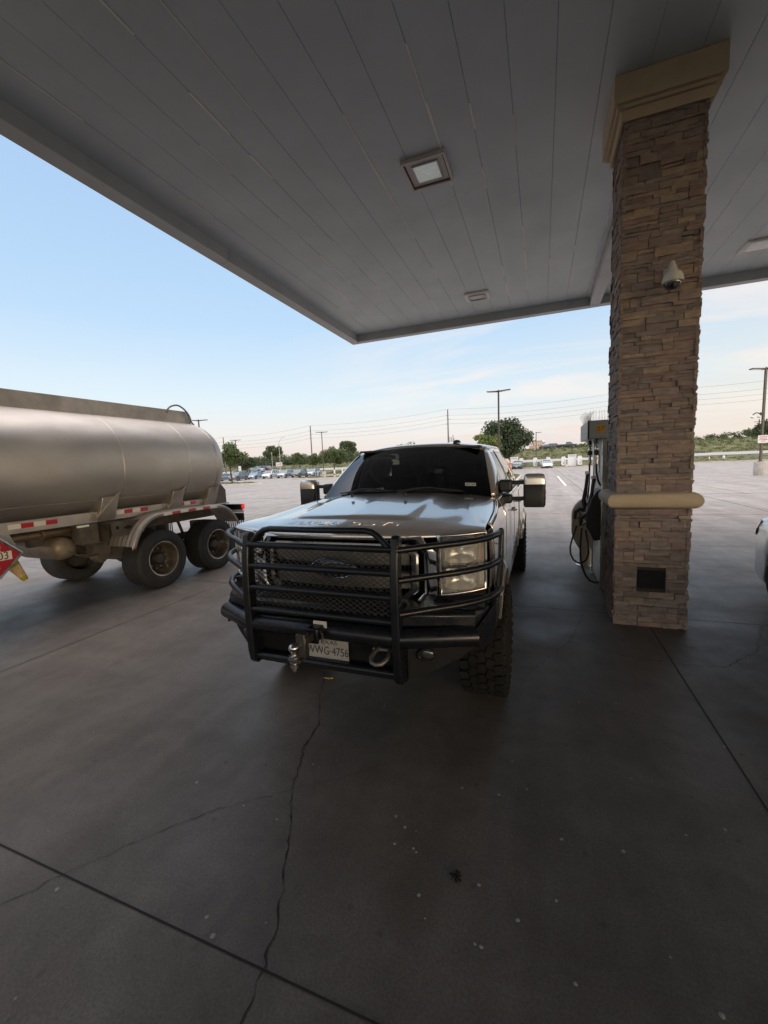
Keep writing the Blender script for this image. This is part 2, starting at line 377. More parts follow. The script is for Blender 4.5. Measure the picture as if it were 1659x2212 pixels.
for pts, w in (([(-1.932, 3.315), (-1.746, 2.869), (-1.556, 2.504), (-1.529, 2.247), (-1.472, 2.125), (-1.403, 1.922), (-1.312, 1.758), (-1.218, 1.608), (-1.155, 1.473), (-1.098, 1.378), (-1.053, 1.271), (-1.029, 1.205), (-.999, 1.118), (-.995, 1.056), (-.984, 1.002), (-.979, .947), (-.96, .7)], .0055),
               ([(-1.393, 1.906), (-1.542, 1.785), (-1.744, 1.633), (-1.981, 1.355), (-2.157, 1.12), (-2.24, .988), (-2.295, .909), (-2.5, .6)], .0026),
               ([(.48, 5.39), (.275, 4.516), (-.075, 3.806), (-.179, 3.486)], .0035),
               ([(.275, 4.516), (.751, 4.325), (1.213, 4.25), (1.542, 4.318), (1.924, 4.756), (2.251, 5.5)], .004),
               ([(-1.393, 1.92), (-1.15, 2.08), (-.9, 2.3)], .0018)):
    mb.add(*crack(pts, w))
struct('pavement_crack', mb, JOINT, recalc=False)
mb = MB(); strip(mb, (-6, 15.1), (40, 15.1), .10, .0045); struct('red_line', mb, LINE_R, recalc=False)
mb = MB(); strip(mb, (1.49, 29.8), (1.49, 44.8), .14, .005)
for k in range(9): strip(mb, (-57.5+k*2.2, 48.5+k*1.65), (-57.5+k*2.2, 53.5+k*1.65), .12, .005)
struct('white_line', mb, LINE_W, recalc=False)
# spots of old gum
GUM = M('old_gum', (.30, .29, .28), .8, var=.2, vs=40)
mb = MB()
for x, y in [(-3.153, 1.917), (-2.001, 1.771), (-1.6, 1.717), (-1.359, 1.698), (-1.329, 2.118), (-1.255, 2.212), (-1.17, 2.875), (-.742, 1.922), (-.611, 1.869), (-.596, 1.769), (-.577, 1.754), (-.508, 1.56), (-.458, 1.477), (-.435, 2.231), (-.225, 2.245), (-.076, 2.336), (.276, 3.366), (.542, 3.433), (.684, 2.272), (.877, 2.366), (.375, 2.076), (.098, 2.053), (.065, 1.729), (-.245, 1.451), (.465, 1.647), (.58, 1.509), (-2.12, 1.044), (-1.274, 1.13), (-1.094, 1.243), (-1.826, .723), (-1.354, 1.178), (.12, 1.441), (1.117, 3.094)]+[(random.uniform(-3.5, 1.6), random.uniform(1.2, 4.5)) for _ in range(22)]:
    r = random.uniform(.004, .0115); n = 9; ph = random.random()*6
    ring = [(x+r*random.uniform(.7, 1.2)*math.cos(ph+2*PI*i/n), y+r*random.uniform(.7, 1.2)*math.sin(ph+2*PI*i/n), .002) for i in range(n)]
    mb.add(ring+[(x, y, .0045)], [(i, (i+1) % n, n) for i in range(n)])
tag(mb.build('gum_spots', GUM, recalc=False), 'small pale spots of old gum scattered over the concrete', 'gum', kind='stuff')
mb = MB()
for k in range(26):
    a = random.random()*6.28; r = random.uniform(.004, .028); c = Vector((-.368+math.cos(a)*r, 1.695+math.sin(a)*r, .003+random.random()*.004))
    mb.sphere(c, random.uniform(.003, .007), (1.4, 1, .5), 6, 5)
tag(mb.build('dirt_lump', DARK), 'small black lump of dirt lying on the concrete in front of the pickup', 'dirt')
mb = MB(); mb.prism([(-1.86, 3.13, .003), (-1.80, 3.15, .003), (-1.77, 3.145, .003), (-1.80, 3.12, .003)], (0, 0, .006))
tag(mb.build('dry_leaf', M('dry_leaf_yellow', (.42, .30, .10), .8)), 'small yellow dry leaf on the concrete below the number plate', 'leaf')

# ---------------------------------------------------------------- canopy
SOFF = M('soffit_paint', (.57, .645, .715), .42, 0, .07, 1.3, .03, 40, rvar=.08)
FASC = M('fascia_paint', (.53, .56, .59), .5, 0, .10, 2.0, .03, 30)
FOUT = M('fascia_outer_paint', (.60, .55, .46), .6, 0, .08, 1)
SEAL = M('seam_sealant', (.93, .92, .90), .6, 0, .1, 3)
ZS, ZL = 5.57, 5.376
X0, X1, Y0, Y1 = -4.875, 22.0, -13.0, 11.195
can = thing('canopy', 'large grey-white panelled canopy roof over the fuel forecourt', 'canopy', (1.1, 5.45, 0))
O = (1.1, 5.45, 0)
mb = MB(O); xs = [.122+.4145*k for k in range(-13, 78)]; xs = [X0]+[x for x in xs if X0+.05 < x < X1-.05]+[X1]
for a, b in zip(xs, xs[1:]):
    g = .003; zz = ZS+random.uniform(-.0012, .0012)
    P = [[(x, y, z) for y in np.linspace(Y0, Y1, 10)] for x, z in ((a, ZS+.008), (a+g, zz), (a+g+.004, zz), ((a+b)/2, zz-.004+random.uniform(-.0015, .0015)), (b-g-.004, zz), (b-g, zz), (b, ZS+.008))]
    mb.grid(P)
mb.box(((X0+X1)/2, (Y0+Y1)/2, ZS+.06), (X1-X0+.1, Y1-Y0+.1, .05))
mb.mi = 1
for k in range(-12, 26):
    x = .122+.4145*k
    for _ in range(random.choice((2, 3, 4, 5, 6))):
        ln = random.uniform(.25, 1.3); y = random.uniform(-2, 10.2); w = random.uniform(.010, .028)
        mb.box((x+random.uniform(-.002, .012), y, ZS-.003-random.uniform(0, .0012)), (w, ln, .003))
mb.build('soffit', [SOFF, SEAL], can, recalc=False)
# lips round the edge, in lengths with open butt joints
mb = MB(O); lw = .2
cuts = [Y0-.2, -6.0, -.4, 6.0, Y1+lw]
for a, b in zip(cuts, cuts[1:]): mb.box((X0-lw/2, (a+b)/2, (ZL+ZS)/2+.06), (lw, b-a-.008, ZS-ZL+.12))
cx_ = [X0, 1.04, 7.1, 13.2, X1+lw]
for a, b in zip(cx_, cx_[1:]): mb.box(((a+b)/2, Y1+lw/2, (ZL+ZS)/2+.06), (b-a-.006, lw, ZS-ZL+.12))
mb.box((X1+lw/2, (Y0+Y1)/2, (ZL+ZS)/2+.06), (lw, Y1-Y0-.01, ZS-ZL+.12)); mb.box(((X0+X1)/2, Y0-lw/2, (ZL+ZS)/2+.06), (X1-X0-.01, lw, ZS-ZL+.12))
mb.build('fascia_lip', FASC, can, bevel=.006)
mb = MB(O)
mb.box((X0-lw-.03, (Y0+Y1)/2, ZL+.545), (.06, Y1-Y0+.5, 1.05)); mb.box(((X0+X1)/2, Y1+lw+.03, ZL+.545), (X1-X0+.35, .06, 1.05))
mb.box((X1+lw+.03, (Y0+Y1)/2, ZL+.545), (.06, Y1-Y0+.5, 1.05)); mb.box(((X0+X1)/2, Y0-lw-.03, ZL+.545), (X1-X0+.35, .06, 1.05))
mb.box(((X0+X1)/2, (Y0+Y1)/2, ZS+.72), (X1-X0+.5, Y1-Y0+.5, .05))
mb.build('fascia', FOUT, can)
mb = MB(O); mb.box((1.147, 8.47, (ZL+ZS)/2), (.214, 5.44, ZS-ZL-.006)); mb.box((1.01, 8.47, ZS-.012), (.05, 5.44, .02)); mb.build('divider_beam', FASC, can, bevel=.006)
for x in (X0+.2, .62, 3.9, 7.7): mb = MB(O); mb.box((x, Y1-.012, ZS-.075), (.12, .02, .05)); mb.box((x+.03, Y1-.03, ZS-.09), (.05, .02, .012)); mb.build('fascia_bracket', FASC, can, bevel=.004)
# canopy lights
LENS = M('prismatic_lens', (.86, .90, .88), .25, 0, .18, 14, .25, 30, coat=.4)
LAMPL = M('canopy_lamp_lens', (.86, .92, .90), .3, 0, .25, 60, emit=.11)
LFRAME = M('light_frame_paint', (.66, .60, .60), .45, 0, .1, 5)
DGREY = M('gasket_dark', (.05, .045, .045), .7)
def big_light(x, y, label):
    t = thing('canopy_light', label, 'ceiling light', (x, y, ZS), group='lights in the canopy soffit'); o = MB
    m = o(); h = .275
    def ring(m, a, b, z0, z1):
        P = [(-a, -a), (a, -a), (a, a), (-a, a)]; Q = [(-b, -b), (b, -b), (b, b), (-b, b)]
        for i in range(4):
            j = (i+1) % 4
            m.hexa([(*P[i], z0), (*P[j], z0), (*Q[j], z0), (*Q[i], z0), (*P[i], z1), (*P[j], z1), (*Q[j], z1), (*Q[i], z1)])
    ring(m, h, h-.028, -.045, .0); m.build('frame', LFRAME, t, bevel=.003)
    m = o(); ring(m, h-.029, h-.042, -.028, -.004); m.build('gasket', DGREY, t)
    m = o(); m.box((0, 0, -.012), (2*(h-.043), 2*(h-.043), .02)); m.build('door_panel', LFRAME, t)
    m = o(); ring(m, .165, .15, -.036, -.0225); m.build('lens_frame', FASC, t)
    m = o(); m.box((0, 0, -.026), (.30, .30, .006))
    for i in range(13): m.box((-.138+i*.023, 0, -.032), (.012, .295, .007))
    for i in range(5): m.box((0, -.12+i*.06, -.0335), (.298, .006, .006))
    m.build('lens', LAMPL, t)
    m = o(); m.tube([(-.05, -.03, -.040), (0, .05, -.040), (.05, -.03, -.040)], .008, 6); m.build('lamp', LAMPL, t)
big_light(-1.351, 5.547, 'square canopy light with dark gasket nearest above the pickup')
def flush_light(x, y, label, sq):
    t = thing('canopy_light', label, 'ceiling light', (x, y, ZS), group='lights in the canopy soffit')
    m = MB(); a = .27
    P = []
    for i in range(32):
        th = 2*PI*i/32; c, s = math.cos(th), math.sin(th); e = .28 if not sq else .12
        P.append((a*math.copysign(abs(c)**e, c), a*math.copysign(abs(s)**e, s)))
    m.grid([[(p[0], p[1], 0), (p[0], p[1], -.025), (p[0]*.93, p[1]*.93, -.04), (p[0]*.72, p[1]*.72, -.04), (p[0]*.70, p[1]*.70, -.028)] for p in P], cu=True)
    m.build('frame', WHITE_PAINT, t, ang=50)
    m = MB(); k = .69
    m.add([(p[0]*k, p[1]*k, -.036) for p in P]+[(0, 0, -.042)], [(i, (i+1) % 32, 32) for i in range(32)]); m.build('lens', LENS if sq else M('opal_lens', (.6, .6, .61), .35, 0, .1, 6), t)
    if not sq:
        m = MB(); m.tube([(p[0]*.62, p[1]*.5, -.046) for p in P], .008, 6, closed=True); m.build('lens_rim', FASC, t)
flush_light(-1.351, 9.91, 'small white rounded canopy light near the far canopy edge', False)
flush_light(3.67, 9.89, 'white framed canopy light at right beyond the stone column', True)

# ---------------------------------------------------------------- stone column
def stone_mat():
    m = bpy.data.materials.new('ledge_stone'); m.use_nodes = True; t = m.node_tree; b = t.nodes['Principled BSDF']; ln = t.links.new; b.inputs['Roughness'].default_value = .9; b.inputs['Specular IOR Level'].default_value = .25
    g = t.nodes.new('ShaderNodeNewGeometry'); r = t.nodes.new('ShaderNodeValToRGB'); cr = r.color_ramp
    stops = [(0, (.205, .175, .17)), (.16, (.315, .222, .195)), (.32, (.245, .218, .212)), (.48, (.355, .262, .22)), (.62, (.27, .217, .207)), (.78, (.315, .265, .245)), (.9, (.405, .315, .245)), (1, (.18, .166, .17))]
    while len(cr.elements) < len(stops): cr.elements.new(.5)
    for e, (p, c) in zip(cr.elements, stops): e.position = p; e.color = (*c, 1)
    ln(g.outputs['Random Per Island'], r.inputs[0])
    tc = t.nodes.new('ShaderNodeTexCoord'); mp = t.nodes.new('ShaderNodeMapping'); mp.inputs['Scale'].default_value = (1, 1, 2.6); ln(tc.outputs['Object'], mp.inputs[0])
    n = t.nodes.new('ShaderNodeTexNoise'); n.inputs['Scale'].default_value = 9; n.inputs['Detail'].default_value = 8; n.inputs['Roughness'].default_value = .7; ln(mp.outputs[0], n.inputs['Vector'])
    k = t.nodes.new('ShaderNodeMapRange'); k.inputs[1].default_value = .3; k.inputs[2].default_value = .7; k.inputs[3].default_value = .62; k.inputs[4].default_value = 1.25; ln(n.outputs['Fac'], k.inputs[0])
    x = t.nodes.new('ShaderNodeVectorMath'); x.operation = 'SCALE'; ln(r.outputs[0], x.inputs[0]); ln(k.outputs[0], x.inputs['Scale']); ln(x.outputs[0], b.inputs['Base Color'])
    n2 = t.nodes.new('ShaderNodeTexNoise'); n2.inputs['Scale'].default_value = 38; n2.inputs['Detail'].default_value = 9; n2.inputs['Roughness'].default_value = .75; ln(mp.outputs[0], n2.inputs['Vector'])
    bp = t.nodes.new('ShaderNodeBump'); bp.inputs['Strength'].default_value = .7; bp.inputs['Distance'].default_value = .012; ln(n2.outputs['Fac'], bp.inputs['Height']); ln(bp.outputs[0], b.inputs['Normal'])
    return m
STONE = stone_mat(); TAN = M('tan_stucco', (.52, .42, .30), .85, 0, .08, 6, .25, 160); DKST = M('mortar_gap', (.05, .04, .035), .95)
CO = (1.1, 5.47, 0); PX0, PX1, PY0, PY1 = .78, 1.45, 5.17, 5.80
colm = thing('stone_column', 'brown ledge-stone column with tan bumper ring holding up the canopy', 'column', CO)
mb = MB(CO); mb.box(((PX0+PX1)/2, (PY0+PY1)/2, 2.66), (PX1-PX0-.01, PY1-PY0-.01, 5.32)); mb.build('core', DKST, colm)
mb = MB(CO); rnd = random.Random(11)
PANEL = (.99, 1.26, .43, .645)      # opening for the access cover on the near face
def stone(mb, org, eu, en, u0, u1, z0, z1, d):
    nu, nz = max(2, int((u1-u0)/.045)+1), 3 if z1-z0 > .05 else 2
    org, eu, en = Vector(org), Vector(eu), Vector(en); up = Vector((0, 0, 1)); g = .0022; cut = rnd.uniform(-.012, .012); tilt = rnd.uniform(-.007, .007)
    F = []
    for i in range(nu+1):
        row = []
        for j in range(nz+1):
            u = u0+g+(u1-u0-2*g)*i/nu; z = z0+g*.6+(z1-z0-1.2*g)*j/nz
            edge = i in (0, nu) or j in (0, nz)
            dd = d + rnd.uniform(-.006, .006) + cut*(i/nu-.5) + tilt*(j/nz-.5) - (.004 if edge else 0)
            row.append(org+eu*u+up*z+en*dd)
        F.append(row)
    vs = [p for r in F for p in r]; m = nz+1; fs = [(i*m+j, (i+1)*m+j, (i+1)*m+j+1, i*m+j+1) for i in range(nu) for j in range(nz)]
    ring = [(i, 0) for i in range(nu+1)]+[(nu, j) for j in range(1, m)]+[(i, nz) for i in range(nu-1, -1, -1)]+[(0, j) for j in range(nz-1, 0, -1)]
    b0 = len(vs)
    for i, j in ring: p = F[i][j]; vs.append(p-en*((p-org).dot(en)+.012))
    k = len(ring)
    for a in range(k): i, j = ring[a]; i2, j2 = ring[(a+1) % k]; fs.append((i*m+j, i2*m+j2, b0+(a+1) % k, b0+a))
    mb.add(vs, fs)
def wall(mb, org, eu, en, L_, hole=None):
    z = 0.0
    while z < 5.21:
        h = rnd.choice((.032, .042, .05, .058, .068, .08, .095)); h = min(h, 5.23-z)
        u = -.018+rnd.uniform(-.012, .006)
        end = L_+.018+rnd.uniform(-.008, .014)
        while u < end-.02:
            w = rnd.choice((.10, .15, .20, .24, .28, .33)); 
            if end-(u+w) < .06: w = end-u
            d = rnd.choice((.008, .011, .014, .017, .020, .024))
            def put(a, b, q0, q1, d):
                if hole and b > hole[0] and a < hole[1] and q1 > hole[2] and q0 < hole[3]:
                    if a < hole[0]-.02: stone(mb, org, eu, en, a, hole[0], q0, q1, d)
                    if b > hole[1]+.02: stone(mb, org, eu, en, hole[1], b, q0, q1, d)
                else: stone(mb, org, eu, en, a, b, q0, q1, d)
            if h > .07 and rnd.random() < .45:
                q = z+h*rnd.uniform(.4, .6); put(u, u+w, z, q, d); put(u, u+w, q, z+h, rnd.choice((.008, .014, .022)))
            else: put(u, u+w, z, z+h, d)
            u += w
        z += h
wall(mb, (PX0, PY0, 0), (1, 0, 0), (0, -1, 0), PX1-PX0, (PANEL[0]-PX0, PANEL[1]-PX0, PANEL[2], PANEL[3]))
wall(mb, (PX0, PY1, 0), (0, -1, 0), (-1, 0, 0), PY1-PY0)
wall(mb, (PX1, PY0, 0), (0, 1, 0), (1, 0, 0), PY1-PY0)
wall(mb, (PX1, PY1, 0), (-1, 0, 0), (0, 1, 0), PX1-PX0)
mb.build('stone_cladding', STONE, colm, ang=28)
mb = MB(CO)
def frame_loop(e, z): return [(PX0-e, PY0-e, z), (PX1+e, PY0-e, z), (PX1+e, PY1+e, z), (PX0-e, PY1+e, z)]
prof = [(.02, 5.19), (.045, 5.19), (.05, 5.275), (.055, 5.285), (.085, 5.285), (.09, 5.295), (.09, 5.315), (.118, 5.322), (.122, 5.33), (.122, 5.565)]
mb.grid([[frame_loop(e, z)[i] for e, z in prof] for i in range(4)], cu=True); mb.build('cap', TAN, colm, ang=30)
mb = MB(CO); rb = .088
P = [[Vector(frame_loop(.012+rb*1.02*math.sin(a), 1.41-rb*math.cos(a))[i]) for a in np.linspace(0, PI, 13)] for i in range(4)]
mb.grid(P, cu=True)
# rounded ends at the far corner of each run
mb.build('bumper_ring', TAN, colm, ang=40)
mb = MB(CO); mb.box(((PANEL[0]+PANEL[1])/2, PY0-.004, (PANEL[2]+PANEL[3])/2), (PANEL[1]-PANEL[0]-.012, .02, PANEL[3]-PANEL[2]-.012))
mb.build('access_cover', M('dark_cover', (.012, .012, .015), .75, 0, .2, 9, spec=.2), colm, bevel=.003)
# dome camera on the column
CAMP = M('camera_housing', (.62, .60, .55), .45, 0, .06, 8)
SO = (1.185, 5.06, 3.56)
sc = thing('security_camera', 'pale dome security camera mounted high on the stone column', 'camera', SO)
cxx, cyy = 1.185, 4.99
mb = MB(SO); mb.lathe([(.026, 3.715), (.032, 3.70), (.038, 3.665), (.044, 3.66), (.068, 3.64), (.086, 3.605), (.092, 3.57), (.092, 3.552), (.082, 3.546)], (cxx, cyy, 0), 'z', 28); mb.build('housing', CAMP, sc, ang=50)
mb = MB(SO); mb.tube([(cxx, cyy, 3.70), (cxx, 5.01, 3.735), (cxx, 5.06, 3.735), (cxx, 5.16, 3.70)], .024, 12); mb.box((cxx, 5.155, 3.68), (.09, .03, .12)); mb.tube([(cxx-.03, cyy, 3.67), (cxx-.055, 5.02, 3.64), (cxx-.06, 5.1, 3.62)], .007, 8); mb.build('bracket', CAMP, sc, bevel=.004)
mb = MB(SO); mb.sphere((cxx, cyy, 3.55), .075, (1, 1, .85), 24, 10, (PI/2, PI)); mb.build('dome', M('smoked_dome', (.012, .012, .014), .06, coat=1), sc, ang=60)
mb = MB(SO); mb.cyl((cxx+.01, 4.945, 3.525), (cxx+.012, 4.918, 3.512), .024, 14); mb.build('camera_lens', M('dull_lens', (.25, .25, .26), .2, .8), sc)
# ================================================================ PICKUP (local frame: x across, y back from the front axle line, root under the front axle)
TO = (0, 3.40, 0)            # shapes below are written with the world Y of the photograph's axis; TO takes it back to the root
PAINT = M('pewter_metallic_paint', (.60, .54, .485), .19, .76, .05, 300, 0, coat=1.0, rvar=0)
PAINT_LOW = PAINT
truck = thing('pickup_truck', 'lifted pewter crew cab pickup with black grille guard parked under the canopy', 'pickup truck', (-1.32, 3.40, 0))
TB = lambda: MB(TO)
# ---- hood
CTRL = [  # rows: (t, y, z) control curves from the centre line outwards
 [(2.462, 1.432), (2.463, 1.460), (2.482, 1.485), (2.535, 1.503), (2.60, 1.517), (2.665, 1.529), (2.702, 1.535), (2.725, 1.541), (2.80, 1.5495), (3.0, 1.574), (3.3, 1.610), (3.55, 1.633), (3.74, 1.643), (3.90, 1.641)],
 [(2.500, 1.434), (2.501, 1.457), (2.520, 1.480), (2.565, 1.498), (2.62, 1.511), (2.675, 1.522), (2.708, 1.528), (2.732, 1.533), (2.81, 1.542), (3.0, 1.565), (3.3, 1.600), (3.55, 1.622), (3.74, 1.633), (3.915, 1.632)],
 [(2.560, 1.440), (2.561, 1.456), (2.575, 1.469), (2.605, 1.480), (2.65, 1.490), (2.69, 1.498), (2.72, 1.503), (2.75, 1.508), (2.82, 1.517), (3.0, 1.538), (3.3, 1.568), (3.55, 1.590), (3.74, 1.602), (3.945, 1.604)],
 [(2.640, 1.452), (2.641, 1.462), (2.648, 1.473), (2.665, 1.480), (2.70, 1.486), (2.735, 1.490), (2.76, 1.492), (2.79, 1.494), (2.85, 1.497), (3.0, 1.503), (3.3, 1.518), (3.55, 1.540), (3.74, 1.556), (3.985, 1.572)]]
TS = [0, .47, .735, 1.0]
def umax(r): return [.978, .979, .98, .981, .981, .980, .980, .979, .978, .975, .966, .948, .930, .902][r]
hood = TB(); P = []
for i in range(-30, 31):
    t = abs(i)/30; row = []
    for r in range(14):
        y = pchip(TS, [CTRL[k][r][0] for k in range(4)], t); z = pchip(TS, [CTRL[k][r][1] for k in range(4)], t)
        u = math.copysign(t, i)*umax(r)
        if 7 <= r <= 11: z += .014*(1-sstep(.455, .50, t+.0*r)) 
        z += .013*math.exp(-((t-.80)/.10)**2)*sstep(2.75, 3.2, y)*(1-.6*sstep(3.5, 3.9, y)) - .006*math.exp(-((t-.60)/.08)**2)*sstep(2.8, 3.2, y)
        row.append((u, y, z))
    P.append(row)
HOODP = P
hood.grid(P); hood_o = hood.build('hood', PAINT, truck, ang=42)
sd = hood_o.modifiers.new('smooth', 'SUBSURF'); sd.levels = 1; sd.render_levels = 2
md = hood_o.modifiers.new('thick', 'SOLIDIFY'); md.thickness = .02; md.offset = -1
def nose(p):
    v = Vector(p); t = min(1, abs(v.x)/.98); y = v.y+3.4
    v.y += pchip(TS, [0, .035, .085, .15], t); v.z += pchip(TS, [0, -.006, -.026, -.05], t); return v
for wd_, ux in (('SUPER', -.235), ('DUTY', .25)): text(wd_, .082, PAINT, 'raised_lettering', hood_o, (ux, 2.59, 1.5175), (1, 0, 0), (0, .982, .19), .0034, 1.75, .18, TO, nose, 1.12)
# hood seams
for s, n in ((-1, 0), (1, 0)):
    m = TB(); m.cyl((s*.245, 3.32, 1.643), (s*.245, 3.315, 1.668), .016, 10, .011); m.build('washer_nozzle', BLACK_PLASTIC, truck, ang=50)
# ---- front fenders
AX1, AX2, RT = 3.40, 7.35, .445
def arch(y, yc, r, zc=.47):
    d = abs(y-yc); return zc+math.sqrt(r*r-d*d) if d < r else None
def side_panel(s, y0, y1, ny, edge, zlow, arches=(), nz=12, flare=True):
    P = []
    for y in np.linspace(y0, y1, ny):
        e = edge(y); ue, ze = e
        zb = zlow(y) if callable(zlow) else zlow; a = None
        for yc, r in arches:
            q = arch(y, yc, r)
            if q is not None: a = q; zb = max(zb, q)
        row = [(s*ue, y, ze), (s*(ue+.014), y, ze-.006), (s*(ue+.030), y, ze-.022)]
        for k in range(1, nz+1):
            z = ze-.022-(ze-.022-zb)*k/nz
            d = ze-z; u = max(ue+.030, 1.0)+.012*math.sin(min(1, max(0, d)/.35)*PI*.5) - .03*sstep(.45, 1.0, d)
            u = ue+.030+(u-ue-.030)*sstep(0, .16, d)
            if a is not None and flare: u += .045*(1-sstep(0, .12, z-zb))
            row.append((s*u, y, z))
        if a is not None: row.append((s*(row[-1][0]*s-.07), y, zb-.004))
        else: row.append((s*(row[-1][0]*s-.05), y, zb-.004))
        P.append(row)
    return P
def hood_edge(y):
    xs = [c[0] for c in CTRL[3]][2:]; zs = [c[1] for c in CTRL[3]][2:]; us = [umax(r) for r in range(2, 14)]
    y = max(xs[0], min(xs[-1], y)); return pchip(xs, us, y)+.004, pchip(xs, zs, y)
def belt(y):
    t = sstep(3.95, 4.6, y); return .906+.075*t, 1.572-.012*t
for s in (-1, 1):
    m = TB(); m.grid(side_panel(s, 2.83, 3.975, 40, hood_edge, lambda y: .60+.42*(1-sstep(2.83, 3.0, y)), [(AX1, .555)])); f = m.build('fender', PAINT, truck, ang=50, solid=.012)
    m = TB()    # strip of fender in front of the wheel, under and around the lamp
    m.grid([[(s*(.985+.02*q), 2.66+.17*q, 1.465-.0*q), (s*(.995+.018*q), 2.665+.165*q, 1.30), (s*(.99+.02*q), 2.665+.165*q, 1.10), (s*(.975+.03*q), 2.67+.16*q, 1.03)] for q in (.45, .7, 1.0)]); m.build('fender_corner', PAINT, f)
    # doors
    m = TB(); m.grid(side_panel(s, 3.985, 5.02, 18, belt, .64, nz=14)); d = m.build('front_door', PAINT, truck, ang=50, solid=.012)
    m = TB(); m.tube([(s*1.03, 4.72, 1.36), (s*1.055, 4.75, 1.362), (s*1.055, 4.90, 1.362), (s*1.03, 4.93, 1.36)], .014, 8); m.build('door_handle', PAINT, d)
    m = TB(); m.grid(side_panel(s, 5.03, 6.02, 18, belt, .64, nz=14)); d = m.build('rear_door', PAINT, truck, ang=50, solid=.012)
    m = TB(); m.tube([(s*1.03, 5.72, 1.36), (s*1.055, 5.75, 1.362), (s*1.055, 5.90, 1.362), (s*1.03, 5.93, 1.36)], .014, 8); m.build('door_handle', PAINT, d)
    # cab upper: glass line, pillars, roof rail
    def rail(y): t = sstep(4.62, 5.0, y); return .762+.02*t-.01*sstep(5.6, 6.15, y), 2.032+.02*t-.02*sstep(5.7, 6.15, y)
    def side_pt(y, k):   # k 0 = belt, 1 = roof rail ; leaning in
        b, zb = belt(y); r, zr = rail(max(y, 4.62)); return (s*(b+.012+(r-b-.012)*k-.0+.02*math.sin(k*PI)), y, zb+(zr-zb)*k)
    def pane(y0b, y1b, y0t, y1t, k0, k1, off=0, n=8):
        P = []
        for i in range(n+1):
            row = []
            for j in range(6):
                k = k0+(k1-k0)*j/5; a = y0b+(y0t-y0b)*j/5; b = y1b+(y1t-y1b)*j/5; p = side_pt(a+(b-a)*i/n, k); row.append((p[0]+s*off, p[1], p[2]))
            P.append(row)
        return P
    m = TB(); m.grid(pane(4.12, 4.96, 4.72, 4.98, .03, .91, -.004)); m.build('front_side_window', TINT, truck, ang=60)
    m = TB(); m.grid(pane(5.06, 5.92, 5.05, 5.84, .03, .91, -.004)); m.build('rear_side_window', SIDE_TINT, truck, ang=60)
    m = TB()
    apil = lambda k: Vector((s*(.885+(.735-.885)*k), 3.955+(4.60-3.955)*k, 1.580+(2.036-1.580)*k+.018*math.sin(k*PI)))
    K = np.linspace(0, 1, 12); P = []
    for k in K:
        a = apil(k); b = Vector(side_pt(4.10+(4.735-4.10)*k, .0+.93*k)); P.append([a+Vector((-s*.010, .02, -.004)), a, a.lerp(b, .4)+Vector((s*.012, -.01, .008)), a.lerp(b, .85)+Vector((s*.008, 0, .004)), b])
    m.grid(P); m.build('windshield_pillar', PAINT, truck, ang=60, solid=.02)
    m = TB(); m.grid(pane(4.95, 5.07, 4.97, 5.06, .0, .95, .003, 2)); m.build('door_pillar', PAINT, truck, ang=60, solid=.015); m = TB(); m.grid(pane(5.90, 6.17, 5.83, 6.14, .0, .97, .003, 3)); m.build('door_pillar', PAINT, truck, ang=60, solid=.015)
    m = TB(); m.grid([[side_pt(y, .90), side_pt(y, .95), side_pt(y, 1.0)] for y in np.linspace(4.66, 6.15, 14)]); m.build('roof_rail', PAINT, truck, ang=60, solid=.015)
    m = TB(); m.grid(pane(4.05, 6.0, 4.05, 6.0, -.01, .035, .004, 14)); m.build('belt_moulding', BLACK_PLASTIC, truck)
    # bed side
    def bedge(y): return .985, 1.50
    m = TB(); m.grid(side_panel(s, 6.19, 8.42, 50, bedge, lambda y: .66+.1*sstep(7.9, 8.4, y), [(AX2, .555)], nz=12)); m.build('bed_side', PAINT, truck, ang=50, solid=.02)
    m = TB(); m.box((s*.96, 7.3, 1.506), (.075, 2.24, .03)); m.build('bed_rail_cap', BLACK_PLASTIC, truck, bevel=.008)
    m = TB(); m.box((s*.955, 8.44, 1.2), (.11, .035, .38)); m.build('taillight', RED, truck, bevel=.01)
    for yc in (AX1, AX2):
        m = TB()
        m.grid([[(s*.62, yc+.55*math.cos(a), .47+.55*math.sin(a)), (s*.985, yc+.55*math.cos(a), .47+.55*math.sin(a))] for a in np.linspace(.2, PI-.5, 18)])
        m.grid([[(s*.62, yc+.55*math.cos(a)*r, .47+.55*math.sin(a)*r) for r in (0, 1)] for a in np.linspace(.2, PI-.5, 18)])
        m.build('wheel_well', BLACK_PLASTIC, truck, recalc=False)
# rest of cab and bed
m = TB(); m.box((0, 5.1, .66), (1.9, 2.1, .12)); m.box((0, 6.13, 1.1), (1.88, .05, .9)); m.box((0, 6.13, 2.035), (1.46, .05, .10)); m.box((0, 3.99, 1.15), (1.80, .05, .85)); m.build('cab_floor', DARK, truck)
m = TB(); m.grid([[(u*.77, 6.16-.02*abs(u), 1.57), (u*.73, 6.14-.03*abs(u), 2.0)] for u in np.linspace(-1, 1, 7)]); m.build('rear_window', glass('limo_glass', (.012, .012, .012)), truck)
m = TB(); m.box((0, 7.3, .95), (1.86, 2.2, .05)); m.box((0, 6.2, 1.2), (1.9, .04, .58)); m.box((0, 8.42, 1.2), (1.7, .05, .55)); m.build('cargo_bed', BLACK_PLASTIC, truck)
m = TB(); m.box((0, 8.6, .78), (1.9, .16, .16)); m.build('rear_bumper', CHROME, truck, bevel=.02)
